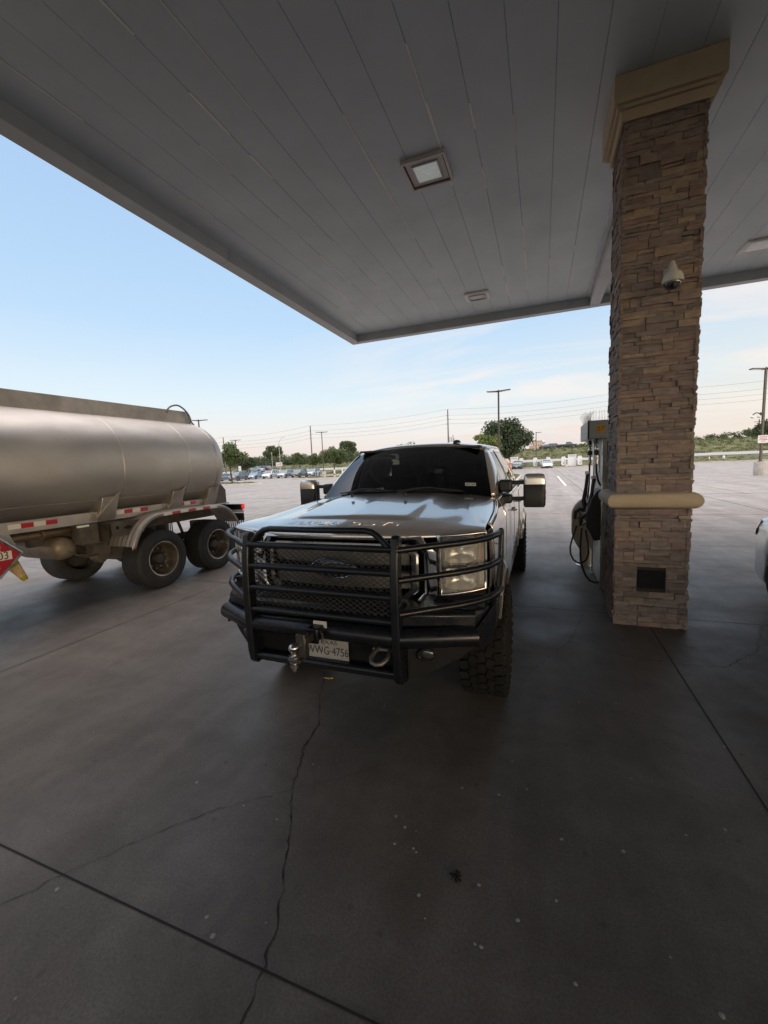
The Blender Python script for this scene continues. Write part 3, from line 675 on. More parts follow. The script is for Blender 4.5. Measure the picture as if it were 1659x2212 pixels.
# roof
P = []
for i in range(-14, 15):
    u = i/14; row = []
    for y, zc, w, ys in ((4.545, 2.098, .725, .085), (4.60, 2.118, .745, .07), (4.72, 2.135, .765, .04), (5.0, 2.15, .785, 0), (5.5, 2.15, .785, 0), (5.95, 2.13, .78, 0), (6.13, 2.09, .77, -.02)):
        row.append((u*w, y+ys*abs(u)**2.2, zc-.075*abs(u)**2.6))
    P.append(row)
m = TB(); m.grid(P); m.build('roof', PAINT, truck, ang=60, solid=.03)
m = TB(); m.sphere((.425, 4.72, 2.128), .035, (1.25, 1.4, .8), 14, 8, (0, PI/2+.2)); m.build('roof_marker', BLACK_PLASTIC, truck)
m = TB(); m.lathe([(.30, 2.148), (.34, 2.152), (.34, 2.158), (.28, 2.165)], (-.2, 5.4, 0), 'z', 20); m.build('roof_vent', PAINT, truck) if False else None
# windshield
WB = lambda u: (u*.885, 3.755+.20*abs(u)**2.2, 1.612-.035*abs(u)**2)
WT = lambda u: (u*.728, 4.545+.075*abs(u)**2.2, 2.092-.062*abs(u)**2.4)
def wsp(u, k, off=0):
    a, b = Vector(WB(u)), Vector(WT(u)); p = a.lerp(b, k); bow = .030*math.sin(k*PI); return p+Vector((0, -.5*bow-.55*off, .8*bow+.83*off))
WS = glass('windshield_glass', (.21, .22, .23))
m = TB(); m.grid([[wsp(u, k) for k in np.linspace(0, 1, 9)] for u in np.linspace(-1, 1, 25)]); ws = m.build('windshield', WS, truck, ang=80)
m = TB(); U = np.linspace(-1, 1, 25)
m.grid([[wsp(u, k, -.006) for k in (.945, 1.0)] for u in U]); m.grid([[wsp(u, k, -.006) for k in (0, .045)] for u in U])
for s in (-1, 1): m.grid([[wsp(s*u, k, -.006) for k in np.linspace(0, 1, 9)] for u in (.965, 1.0)])
m.build('windshield_border', BLACK_PLASTIC, ws)
STK = M('sticker_paper', (.50, .50, .49), .6)
def on_ws(u, k): return wsp(u, k, .004)
o_ = on_ws(.80, .185); ex = (on_ws(.86, .185)-on_ws(.74, .185)).normalized(); ey = (on_ws(.80, .23)-on_ws(.80, .13)).normalized(); ez = ex.cross(ey)
m = TB(); m.prism([o_+ex*a+ey*b for a, b in ((-.052, -.022), (.052, -.022), (.052, .022), (-.052, .022))], ez*.001); stk = m.build('inspection_sticker', STK, ws)
text('07-26', .036, DARK, 'sticker_date', ws, o_+ez*.002, ex, ey, .0008, 1.1, 0, TO)
# cowl, wipers
m = TB(); m.grid([[(u*.88, 3.84+.10*abs(u)**2, 1.622-.045*u*u), (u*.885, 3.775+.19*abs(u)**2, 1.612-.04*u*u), (u*.885, 3.99, 1.50)] for u in np.linspace(-1, 1, 17)]); m.build('cowl', BLACK_PLASTIC, truck, ang=50)
for piv, tip in ((-.58, -.06), (.06, .72)):
    m = TB(); a = wsp(piv, .02, .03); k = .13; b = wsp((piv+tip)/2, .085, .03); c = wsp(tip, .055, .016); d = wsp(piv-.16 if piv < 0 else piv-.3, .05, .016)
    m.tube([a, a.lerp(b, .5)+Vector((0, 0, .012)), b, c], [.013, .012, .008, .006], 8); m.tube([d, wsp(piv, .065, .014), c], .008, 6); m.cyl(wsp(piv, .01, .01), wsp(piv, .02, .045), .024, 10)
    m.build('wiper', BLACK_PLASTIC, truck, ang=50)
# interior
INT = M('interior_trim', (.045, .042, .040), .8, 0, .2, 5); SEATM = M('seat_cloth', (.10, .088, .075), .9, 0, .2, 8)
m = TB(); m.grid([[(u*.86, 3.98, 1.55), (u*.86, 4.15, 1.565), (u*.86, 4.38, 1.50), (u*.86, 4.45, 1.30)] for u in np.linspace(-1, 1, 9)]); m.build('dashboard', INT, truck)
m = TB(); m.tube([(.42+.185*math.cos(a), 4.52+.07*math.sin(a), 1.50+.17*math.sin(a)) for a in np.linspace(0, 2*PI, 28, endpoint=False)], .016, 8, closed=True); m.box((.42, 4.50, 1.49), (.12, .05, .09)); m.box((.42, 4.50, 1.49), (.34, .03, .03)); m.build('steering_wheel', INT, truck)
for x, y in ((-.42, 5.1), (.42, 5.1), (-.42, 5.9), (.42, 5.9)):
    m = TB(); m.box((x, y-.12, 1.15), (.52, .5, .18)); m.box((x, y+.14, 1.45), (.50, .14, .62)); m.box((x, y+.15, 1.82), (.27, .10, .17)); m.build('seat', SEATM, truck, bevel=.03)
m = TB(); m.box((0, 4.50, 1.93), (.24, .03, .07)); m.cyl((0, 4.50, 1.95), (0, 4.56, 2.04), .01, 8); m.box((-.13, 4.50, 1.925), (.11, .05, .085)); m.build('rear_view_mirror', INT, truck, bevel=.008)
m = TB(); m.box((0, 5.3, 2.07), (1.4, 1.5, .02)); m.build('headliner', INT, truck)
# ---- grille
GR = thing  # (unused alias kept short)
def octo(w, z0, z1, c, y): return [(-w+c, y, z0), (w-c, y, z0), (w, y, z0+c), (w, y, z1-c), (w-c, y, z1), (-w+c, y, z1), (-w, y, z1-c), (-w, y, z0+c)]
def oring(m, A, B):   # frame between outer loops A (list of (poly)) as successive rings
    n = len(A[0])
    m.grid([[a[i] for a in A] for i in range(n)], cu=True)
m = TB(); m.box((0, 2.66, 1.20), (1.36, .05, .56)); gr = m.build('grille', DARK, truck)
def bowed(poly, amt=.06, w=.72): return [(p[0], p[1]+amt*(abs(p[0])/w)**2, p[2]) for p in poly]
m = TB(); oring(m, [bowed(octo(.700, .95, 1.452, .10, 2.585)), bowed(octo(.700, .95, 1.452, .10, 2.50)), bowed(octo(.692, .958, 1.445, .10, 2.472)), bowed(octo(.655, .985, 1.432, .085, 2.465)), bowed(octo(.615, 1.0, 1.420, .08, 2.48)), bowed(octo(.600, 1.008, 1.412, .08, 2.60))], None); m.build('grille_surround', CHROME, gr, ang=35)
m = TB(); oring(m, [bowed(octo(.575, 1.022, 1.402, .07, 2.60)), bowed(octo(.575, 1.022, 1.402, .07, 2.49)), bowed(octo(.565, 1.03, 1.396, .07, 2.478)), bowed(octo(.532, 1.05, 1.382, .06, 2.478)), bowed(octo(.525, 1.056, 1.376, .06, 2.60))], None); m.build('inner_surround', DULL_CHROME, gr, ang=35)
def bar(z0, z1, w, y=2.475):
    m = TB(); sec = [(.10, z0-.0), (.036, z0), (.026, z0+.006), (.010, (z0+z1)/2), (-.004, z1-.012), (.004, z1-.003), (.018, z1), (.10, z1)]
    m.grid([[(u*w, y+dy+.05*u*u, z) for dy, z in sec] for u in np.linspace(-1, 1, 17)]); 
    return m
BARM = M('grille_bar_plating', (.36, .35, .335), .2, .6, .1, 5, rvar=.06)
for z0, z1 in ((1.245, 1.352), (1.085, 1.20)):
    bar(z0, z1, .515).build('grille_bar', BARM, gr, ang=38)
m = TB()
for i in range(15): m.box((0, 2.60, 1.36+i*.0055 if i > 7 else 1.36-i*.0055), (1.08, .03, .002))
for i in range(40): m.box((-.54+i*.0277, 2.605, 1.20), (.003, .03, .40))
m.build('grille_mesh', BLACK_PLASTIC, gr)
m = TB(); m.lathe([(.001, 0), (.5, 0), (.5, .004), (.46, .010), (.001, .012)], (0, 0, 0), 'y', 40)
def ell(mb, w, h, y, z): mb.v = [(p[0]*w, y-3.4-(p[1]+3.4), p[2]*h+z) for p in mb.v]; return mb
em = ell(m, .345, .145, 2.445, 1.232).build('emblem', M('emblem_blue', (.012, .02, .05), .15, coat=1), gr, ang=50)
m = TB(); m.tube([(.166*math.cos(a), 2.433, 1.232+.066*math.sin(a)) for a in np.linspace(0, 2*PI, 40, endpoint=False)], .0045, 6, closed=True); m.build('emblem_rim', CHROME, gr)
text('Ford', .085, CHROME, 'emblem_lettering', gr, (0, 2.4315, 1.235), (1, 0, 0), (0, 0, 1), .004, 1.25, .35, TO)
# ---- headlights
REFL = M('lamp_reflector', (.80, .78, .73), .28, 1.0, .15, 30, .35, 26)
for s in (-1, 1):
    def hp(q, z, off=0):   # q 0 inner .. 1 outer
        u = .712+(.985-.712)*q; y = 2.555+.015*q+.09*q**2.2+.02*(1.30-z)*0; return Vector((s*u, y+off, z))
    zt = lambda q: 1.448+.015*q; zb = lambda q: 1.062+.035*q
    m = TB(); m.grid([[hp(q, zb(q)+(zt(q)-zb(q))*k, .09) for k in np.linspace(0, 1, 6)] for q in np.linspace(0, 1, 8)]); hl = m.build('headlight', DULL_CHROME, truck, ang=50)
    m = TB(); Q = np.linspace(0, 1.0, 13)
    m.grid([[hp(q, zb(q)+(zt(q)-zb(q))*k) for k in np.linspace(0, 1, 8)] for q in Q]); m.build('lens', CLEAR, hl, ang=60)
    m = TB(); 
    loop = [hp(q, zb(q)) for q in Q]+[hp(1, zb(1)+(zt(1)-zb(1))*k) for k in np.linspace(0, 1, 8)][1:]+[hp(q, zt(q)) for q in Q[::-1]][1:]+[hp(0, zb(0)+(zt(0)-zb(0))*k) for k in np.linspace(1, 0, 8)][1:-1]
    m.tube(loop, .012, 8, closed=True); m.build('bezel', DULL_CHROME, hl, ang=60)
    for z0, z1 in ((1.262, 1.408), (1.088, 1.238)):   # two lamp bowls
        m = TB(); P = []; n = 28
        for i in range(n):
            a = 2*PI*i/n; c, sn = math.cos(a), math.sin(a); e = .45
            cx_, cz_ = .5+.0, (z0+z1)/2
            sq = (math.copysign(abs(c)**e, c), math.copysign(abs(sn)**e, sn)); row = []
            for r, d in ((1.0, .022), (.93, .030), (.80, .055), (.55, .075), (.22, .085), (.0, .082)):
                f = r; q = .43+(.36*f)*(sq[0]*f+c*(1-f)); z = cz_+((z1-z0)/2*f)*(sq[1]*f+sn*(1-f)); row.append(hp(q, z, d))
            P.append(row)
        m.grid(P, cu=True); m.build('reflector', REFL, hl, ang=25)
        m = TB(); ring = [P[i][0] for i in range(n)]; m.tube(ring, .006, 6, closed=True); m.build('reflector_rim', CHROME, hl)
        m = TB(); c0 = hp(.43, (z0+z1)/2, .06); m.sphere(c0, .016, (1, 1.6, 1), 12, 8); m.build('bulb', M('bulb_glass', (.75, .75, .72), .1), hl)
    m = TB(); m.grid([[hp(q, z, .03+.02*(1-abs(2*k-1))) for k, z in zip(np.linspace(0, 1, 6), np.linspace(1.285, 1.415, 6))] for q in (.855, .90, .95)]); m.build('turn_signal', AMBER, hl, ang=50)
    m = TB(); m.grid([[hp(q, z, .03) for z in np.linspace(1.08, 1.44, 6)] for q in (.945, .965, .99)]); m.build('lamp_trim', DULL_CHROME, hl)
    m = TB(); m.box((s*.83, 2.72, 1.02), (.30, .22, .10)); m.build('lamp_filler', BLACK_PLASTIC, hl)
# ---- bumper
TREAD = M('tread_plate', (.007, .0075, .009), .6, 0, .3, 8, .3, 180, spec=.18)
def plan(off, e=0): return [(-1.03+e, 2.84), (-1.01+e, 2.62), (-.94+e, 2.48+off), (-.55, 2.265+off), (.55, 2.265+off), (.94-e, 2.48+off), (1.01-e, 2.62), (1.03-e, 2.84)]
m = TB()
secs = [(.03, 1.035, 0), (.0, 1.015, 0), (.0, .945, 0), (.03, .93, .01), (.03, .80, .02)]
drop = [.07, .06, .045, 0, 0, .045, .06, .07]
m.grid([[(plan(o, e)[i][0], plan(o, e)[i][1], z-drop[i]) for o, z, e in secs] for i in range(8)])
top = plan(.03); m.add([(x, y, 1.0349-q) for (x, y), q in zip(top, drop)]+[(-.98, 2.9, .965), (.98, 2.9, .965), (-.5, 2.7, 1.03), (.5, 2.7, 1.03)], [(0, 1, 2, 3, 10, 8), (3, 4, 11, 10), (4, 5, 6, 7, 9, 11)])
bp = m.build('bumper', BLACK_METAL, truck, ang=30, bevel=.008)
m = TB(); m.tube([(-.945, 2.455, .85), (-.55, 2.235, .882), (.55, 2.235, .882), (.945, 2.455, .85)], .060, 20); m.build('bumper_tube', BLACK_METAL, bp, ang=45)
for s in (-1, 1):
    m = TB(); m.prism([(s*1.05, 2.66, 1.01), (s*.955, 2.465, .90), (s*.96, 2.46, .80), (s*.985, 2.48, .735), (s*1.045, 2.64, .82)], (-s*.02, .05, 0)); m.prism([(s*1.05, 2.66, 1.01), (s*1.045, 2.64, .82), (s*1.045, 2.88, .84), (s*1.05, 2.88, .98)], (-s*.03, 0, 0)); m.build('bumper_corner', BLACK_METAL, bp, bevel=.006)
    m = TB(); m.add([(s*.60, 2.34, 1.034), (s*.92, 2.52, .996), (s*.975, 2.64, .983), (s*.97, 2.74, .98), (s*.62, 2.56, 1.034)], [(0, 1, 2, 3, 4)]); m.build('tread_step', M('worn_tread_plate', (.16, .17, .19), .3, .8, .5, 30, 1.0, 60), bp)
    # lower skirt outside the uprights, cut up to the tyre
    m = TB(); m.prism([(s*.56, 2.287, .93), (s*.94, 2.50, .90), (s*.93, 2.495, .76), (s*.85, 2.45, .70), (s*.66, 2.343, .62), (s*.56, 2.287, .60)], (0, .03, 0)); m.build('skirt', TREAD, bp)
    m = TB(); c = Vector((s*.665, 2.325, .755)); m.tube([c+Vector((.046*math.cos(a), .02*s*math.cos(a), .034*math.sin(a))) for a in np.linspace(0, 2*PI, 24, endpoint=False)], .009, 8, closed=True)
    m.build('fog_ring', BLACK_METAL, bp); m = TB(); m.sphere(c+Vector((0, .012, 0)), .045, (1, .35, .8), 16, 8); fl = m.build('fog_light', M('fog_lens', (.10, .10, .10), .12, .6), bp, ang=60)
m = TB(); m.prism([(-.56, 2.285, .93), (.56, 2.285, .93), (.56, 2.30, .60), (-.56, 2.30, .60)], (0, .03, 0)); m.box((0, 2.36, .60), (1.1, .16, .03)); m.build('lower_panel', TREAD, bp)
m = TB(); m.box((0, 2.36, 1.0), (1.05, .10, .09)); m.build('bumper_top_rail', TREAD, bp)
# plate
m = TB(); m.box((.015, 2.268, .730), (.305, .004, .146)); pl = m.build('number_plate', M('plate_white', (.28, .28, .275), .45, 0, .06, 20), bp, bevel=.001)
INK = M('plate_ink', (.03, .03, .035), .6)
text('TEXAS', .038, INK, 'plate_state', bp, (.015, 2.2645, .782), (1, 0, 0), (0, 0, 1), .001, 1.35, 0, TO)
text('WWG·4756', .078, INK, 'plate_number', bp, (.015, 2.2645, .722), (1, 0, 0), (0, 0, 1), .001, .78, 0, TO)
m = TB(); m.box((.02, 2.185, .935), (.095, .002, .045)); m.v = [(p[0], p[1], p[2]) for p in m.v]; m.build('tape_patch', M('duct_tape', (.45, .44, .42), .5), bp)
# receiver, ball mount, shackle
m = TB(); m.box((.005, 2.19, .895), (.08, .18, .08)); m.box((.005, 2.10, .895), (.095, .02, .095)); m.build('receiver', BLACK_METAL, bp, bevel=.006)
m = TB(); m.box((.0, 2.06, .895), (.05, .12, .05)); m.box((-.01, 2.02, .868), (.062, .05, .150)); m.box((-.03, 1.99, .796), (.085, .085, .018)); bmnt = m.build('ball_mount', M('mount_steel', (.07, .065, .06), .5, .8, .3, 9), bp, bevel=.006)
m = TB(); m.lathe([(.001, .645), (.015, .645), (.015, .672), (.026, .674), (.026, .70), (.017, .702), (.017, .712), (.030, .714), (.030, .738), (.036, .742), (.036, .766), (.018, .770), (.018, .792), (.024, .80), (.032, .815), (.034, .83), (.030, .846), (.018, .857), (.001, .860)], (-.045, 1.98, 0), 'z', 20); m.v = [(p[0], p[1], (p[2]-.752)*.78+.806) for p in m.v]; m.build('tow_ball', DULL_CHROME, bp, ang=40)
m = TB(); m.tube([(.04, 2.15, .90), (.07, 2.12, .89), (.085, 2.10, .86), (.095, 2.09, .83)], .007, 8); m.build('hitch_pin', STEEL, bp)
for s in (1,):
    m = TB(); cx0 = s*.42; m.tube([(cx0-.03, 2.27, .80), (cx0-.045, 2.22, .79), (cx0-.05, 2.16, .775), (cx0-.03, 2.12, .763), (cx0, 2.11, .76), (cx0+.03, 2.12, .763), (cx0+.05, 2.16, .775), (cx0+.045, 2.22, .79), (cx0+.03, 2.27, .80)], .013, 10); m.cyl((cx0-.07, 2.25, .79), (cx0+.07, 2.25, .79), .014, 10); m.build('tow_shackle', M('weathered_steel', (.15, .14, .13), .5, .7, .3, 12), bp, ang=60)
# ---- grille guard
gg_m = TB(); gg_m.box((0, 2.24, .66), (1.02, .06, .02)); gg = gg_m.build('grille_guard', BLACK_METAL, truck)
for s in (-1, 1):
    m = TB(); w = .052; prof = [(2.19, .625), (2.175, .70), (2.17, .88), (2.17, 1.10), (2.18, 1.30), (2.20, 1.43), (2.215, 1.485), (2.24, 1.505), (2.27, 1.50), (2.285, 1.47), (2.27, 1.38), (2.255, 1.25), (2.25, 1.0), (2.25, .80), (2.29, .68), (2.29, .60), (2.22, .595)]
    m.prism([(s*.525-w/2, y, z) for y, z in prof], (w, 0, 0)); m.build('upright', BLACK_METAL, gg, bevel=.010, seg=3)
m = TB(); yb = 2.205
for z, y in ((1.425, 2.215), (1.285, 2.205), (1.14, 2.20), (.99, 2.20)): m2 = TB(); m2.cyl((-.51, y, z), (.51, y, z), .0215, 14); m2.build('crossbar', BLACK_METAL, gg, ang=60)
m = TB(); m.tube([(-.49, 2.22, 1.43), (-.455, 2.222, 1.465), (-.42, 2.225, 1.50), (-.385, 2.228, 1.522), (-.34, 2.23, 1.531), (0, 2.20, 1.533), (.34, 2.23, 1.531), (.385, 2.228, 1.522), (.42, 2.225, 1.50), (.455, 2.222, 1.465), (.49, 2.22, 1.43)], .0195, 14); m.build('top_hoop', BLACK_METAL, gg, ang=60)
m = TB(); m.cyl((-.51, 2.225, .655), (.51, 2.225, .655), .0235, 14); m.build('lower_bar', BLACK_METAL, gg, ang=60)
# expanded metal screen between the uprights
m = TB(); xa, xb, za, zb_ = -.495, .495, .985, 1.425; px_, pz_ = .046, .031; sl = pz_/px_
def seg(m, x0, z0, x1, z1, y=2.232):
    d = Vector((x1-x0, 0, z1-z0)); L_ = d.length; R = Matrix.Rotation(-math.atan2(d.z, d.x), 3, 'Y'); m.box(((x0+x1)/2, y, (z0+z1)/2), (L_, .004, .0042), R)
for sg in (1, -1):
    c = -40
    for k in range(-40, 60):
        # line z = za + sg*sl*(x-xk)
        xk = xa+k*px_; pts = []
        x0, x1 = (xk, xk+(zb_-za)/sl) if sg > 0 else (xk-(zb_-za)/sl, xk)
        lo, hi = max(xa, x0), min(xb, x1)
        if hi-lo < .01: continue
        f = (lambda x: za+sl*(x-xk)) if sg > 0 else (lambda x: za+sl*(xk-x))
        seg(m, lo, f(lo), hi, f(hi), 2.232+.002*sg)
m.build('mesh_screen', M('screen_black', (.03, .029, .028), .5, .2, .3, 20), gg)
for s in (-1, 1):
    for z0, z1 in ((1.42, 1.44), (1.24, 1.262), (1.035, 1.055)):
        m = TB(); m.tube([(s*.53, 2.21, z0), (s*.69, 2.325, z0+(z1-z0)*.25), (s*.85, 2.435, z0+(z1-z0)*.5), (s*.945, 2.515, z0+(z1-z0)*.7), (s*1.01, 2.60, z0+(z1-z0)*.85), (s*1.05, 2.70, z1), (s*1.065, 2.82, z1)], .0205, 14); m.build('wing_tube', BLACK_METAL, gg, ang=60)
    m = TB(); m.prism([(s*1.085, 2.80, 1.47), (s*1.085, 2.87, 1.45), (s*1.08, 2.88, 1.25), (s*1.07, 2.84, 1.02), (s*1.06, 2.76, 1.0), (s*1.075, 2.80, 1.25)], (-s*.03, 0, 0)); m.build('wing_end', BLACK_METAL, gg, bevel=.008)
# ---- mirrors
for s in (-1, 1):
    mr = TB(); y0 = 4.30
    mr.prism([(s*.93, 4.12, 1.58), (s*.975, 4.22, 1.58), (s*1.03, 4.42, 1.56), (s*1.03, 4.44, 1.70), (s*.93, 4.42, 1.74)], (0, .001, -.005)) if False else None
    mr.box((s*.985, 4.30, 1.655), (.13, .16, .12)); mr.box((s*1.0, 4.30, 1.525), (.10, .14, .09)); mo = mr.build('side_mirror', BLACK_PLASTIC, truck, bevel=.025, seg=3)
    for z in (1.685, 1.525):
        m = TB(); m.box((s*1.10, 4.30, z), (.16, .05, .038)); m.build('mirror_arm', BLACK_PLASTIC, mo, bevel=.008)
    def shell(z0, z1, top):
        P = []; n = 24
        for i in range(n):
            a = 2*PI*i/n; c, sn = math.cos(a), math.sin(a); e = .35; row = []
            ux, uy = math.copysign(abs(c)**e, c), math.copysign(abs(sn)**e, sn)
            prof = [(0, z0, 0), (.90, z0, 0), (1, z0+.02, 0), (1, z1-.002, 0), (.98, z1, 0), (0, z1, 0)] if not top else [(0, z0, 0), (1, z0, 0), (.99, z0+(z1-z0)*.22, 0), (.965, z0+(z1-z0)*.50, 0), (.925, z0+(z1-z0)*.75, 0), (.86, z0+(z1-z0)*.92, 0), (.7, z1, 0), (0, z1+.003, 0)]
            for r, z, _ in prof: row.append((s*1.255+.102*ux*r, 4.285+.075*uy*r, z))
            P.append(row)
        return P
    m = TB(); m.grid(shell(1.445, 1.665, False), cu=True); m.build('mirror_housing', BLACK_PLASTIC, mo, ang=40)
    m = TB(); m.grid(shell(1.667, 1.768, True), cu=True); m.build('mirror_cap', PAINT, mo, ang=45)
    m = TB(); m.box((s*1.352, 4.27, 1.585), (.016, .05, .045)); m.box((s*1.352, 4.27, 1.535), (.016, .05, .04)); m.build('marker_light', RED, mo, bevel=.004)
    m = TB(); m.box((s*1.255, 4.365, 1.60), (.17, .006, .28)); m.build('mirror_glass', CHROME, mo)
m = TB(); m.tube([(-.92, 3.86, 1.565), (-.925, 3.86, 1.62), (-.93, 3.865, 1.66), (-.93, 3.87, 1.72)], [.011, .009, .007, .004], 8); m.build('antenna', BLACK_PLASTIC, truck)
m = TB(); m.sphere((.999+.028, 2.98, 1.33), .014, (.5, 1, .8), 10, 6); m.build('side_badge', CHROME, truck)
# ---- wheels
RIM = M('alloy_rim', (.40, .38, .36), .3, .9, .2, 9, rvar=.1)
def make_wheel(parent, x, y, s, first=None):
    if first is None:
        w = bpy.data.objects.new('wheel', None); COL.objects.link(w); w.parent = parent
        R, Wd = RT, .33
        m = MB(); h = Wd/2
        m.lathe([(.235, -h*.72), (.27, -h*.93), (.34, -h*1.02), (.395, -h*.98), (.425, -h*.86), (.432, -h*.6), (.434, 0), (.432, h*.6), (.425, h*.86), (.395, h*.98), (.34, h*1.02), (.27, h*.93), (.235, h*.72)], (0, 0, 0), 'x', 56, cap=False)
        n = 30
        for i in range(n):
            a = 2*PI*i/n
            for k, (cx_, wx, da, sk) in enumerate(((-.128, .062, 0, .25), (-.064, .052, .5, -.3), (0, .052, .1, .3), (.064, .052, .6, -.3), (.128, .062, .1, .25))):
                th = a+da*2*PI/n; Rm = Matrix.Rotation(th, 3, 'X') @ Matrix.Rotation(sk, 3, 'Z')
                ctr = Matrix.Rotation(th, 3, 'X') @ Vector((cx_, 0, .437)); L_ = .066
                m.box(ctr, (wx, L_, .020), Rm)
            for sd_ in (-1, 1):   # shoulder lugs
                th = a+.25*2*PI/n; ctr = Matrix.Rotation(th, 3, 'X') @ Vector((sd_*h*.93, 0, .408)); m.box(ctr, (.022, .05 if i % 2 else .035, .05), Matrix.Rotation(th, 3, 'X') @ Matrix.Rotation(-sd_*.5, 3, 'Y'))
        m.build('tyre', DUSTY_RUBBER, w, ang=30)
        m = MB(); m.lathe([(.236, -h*.72), (.236, h*.6), (.245, h*.74), (.232, h*.74), (.218, h*.5), (.21, h*.1), (.19, h*.05), (.001, h*.12)], (0, 0, 0), 'x', 40, cap=False)
        for i in range(8): 
            a = 2*PI*i/8; m.box(Matrix.Rotation(a, 3, 'X') @ Vector((h*.35, 0, .14)), (.05, .05, .16), Matrix.Rotation(a, 3, 'X'))
        m.cyl((h*.1, 0, 0), (h*.62, 0, 0), .065, 18); m.build('rim', RIM, w, ang=40)
    else: w = copy_tree(first, parent)
    w.location = (x, y, RT); w.rotation_euler = (0, 0, 0 if s > 0 else PI); return w
w0 = make_wheel(truck, .905, 0, 1); make_wheel(truck, -.905, 0, -1, w0); make_wheel(truck, .895, AX2-AX1, 1, w0); make_wheel(truck, -.895, AX2-AX1, -1, w0)
# ---- underneath
m = TB()
for s in (-1, 1): m.box((s*.45, 5.4, .66), (.08, 6.2, .15))
m.cyl((-.8, 3.40, .45), (.8, 3.40, .45), .05, 12); m.sphere((.22, 3.40, .43), .15, (1, 1, .9), 14, 8); m.cyl((-.8, 7.35, .45), (.8, 7.35, .45), .055, 12); m.sphere((0, 7.35, .45), .17, (1, 1, .95), 14, 8)
m.box((0, 3.4, .95), (1.1, 1.5, .55)); m.box((0, 5.0, .72), (1.5, 2.4, .12)); m.cyl((-.6, 3.33, .52), (.6, 3.30, .60), .02, 8); m.cyl((.2, 4.5, .62), (0, 7.3, .48), .045, 10)
for s in (-1, 1): m.cyl((s*.55, 3.42, .5), (s*.5, 3.45, 1.0), .06, 12); m.cyl((s*.62, 3.55, .48), (s*.6, 3.6, .98), .028, 10)
m.build('chassis', M('underbody', (.02, .019, .018), .85, 0, .3, 6), truck)
# ================================================================ TANKER TRAILER (runs along Y, rear end away from the camera)
KX, KY = -7.2, 5.72
TK = (KX, KY, 0)
KB = lambda: MB(TK)
def alu_mat(name, col, rough):
    m = M(name, col, rough, .92, .16, 1.2, 0, 60, rvar=.10, stretch=(1, .6, 1))
    t = m.node_tree; b = t.nodes['Principled BSDF']; b.inputs['Anisotropic'].default_value = .4
    n = t.nodes.new('ShaderNodeTexNoise'); mp = t.nodes.new('ShaderNodeMapping'); tc = t.nodes.new('ShaderNodeTexCoord'); mp.inputs['Scale'].default_value = (2, 160, 2)
    t.links.new(tc.outputs['Object'], mp.inputs[0]); t.links.new(mp.outputs[0], n.inputs['Vector']); n.inputs['Scale'].default_value = 1; n.inputs['Detail'].default_value = 3
    k = t.nodes.new('ShaderNodeBump'); k.inputs['Strength'].default_value = .10; k.inputs['Distance'].default_value = .002; t.links.new(n.outputs['Fac'], k.inputs['Height']); t.links.new(k.outputs[0], b.inputs['Normal'])
    return m
ALU = alu_mat('brushed_aluminium', (.45, .43, .41), .56)
ALU_D = M('dusty_aluminium', (.42, .385, .35), .5, .75, .25, 3, .05, 40, rvar=.1)
GRIME = M('road_grime', (.105, .092, .080), .85, .1, .4, 5, .1, 60)
GALV = M('pale_frame_aluminium', (.46, .42, .38), .5, .6, .2, 2.5, rvar=.1)
TAPE_R = M('red_reflective_tape', (.45, .012, .03), .3, coat=.5); TAPE_W = M('white_reflective_tape', (.74, .70, .62), .3, coat=.5)
trl = thing('tanker_trailer', 'brushed aluminium fuel tanker trailer standing left of the canopy', 'tanker trailer', TK)
A_, B_, ZC = 1.17, .86, 2.09
def sec(y, k=1.0, n=72):
    P = []
    for i in range(n):
        a = 2*PI*i/n; c, s = math.cos(a), math.sin(a); e = .88
        P.append((KX+A_*k*math.copysign(abs(c)**e, c), y, ZC+B_*k*math.copysign(abs(s)**e, s)))
    return P
ye = 6.62
m = KB(); rows = [sec(y) for y in np.linspace(-5.0, ye, 30)]
for t in np.linspace(.08, 1, 12): rows.append(sec(ye+.46*math.sin(t*PI/2), max(.001, math.cos(t*PI/2)**.62)))
rows = [sec(-5.0-.4*math.sin(t*PI/2), max(.001, math.cos(t*PI/2)**.62)) for t in np.linspace(1, .1, 8)]+rows
m.grid([[r[i] for r in rows] for i in range(72)], cu=True); tank = m.build('tank', ALU, trl, ang=50)
for y in (4.62, 5.90, 2.2, -.4, -2.8, 6.60):
    m = KB(); m.grid([[(KX+(p[0]-KX)*(1+q), y+dy, ZC+(p[2]-ZC)*(1+q)) for dy, q in ((-.022, 0), (-.012, .006), (0, .008), (.012, .006), (.022, 0))] for p in sec(0)], cu=True); m.build('weld_seam', ALU, tank, ang=60)
# horizontal lap near the belly
for s in (1, -1):
    m = KB(); a = -.62; m.tube([(KX+s*1.005, y, 1.56) for y in np.linspace(-4.8, 6.5, 6)], .006, 6); m.build('belly_seam', ALU_D, tank)
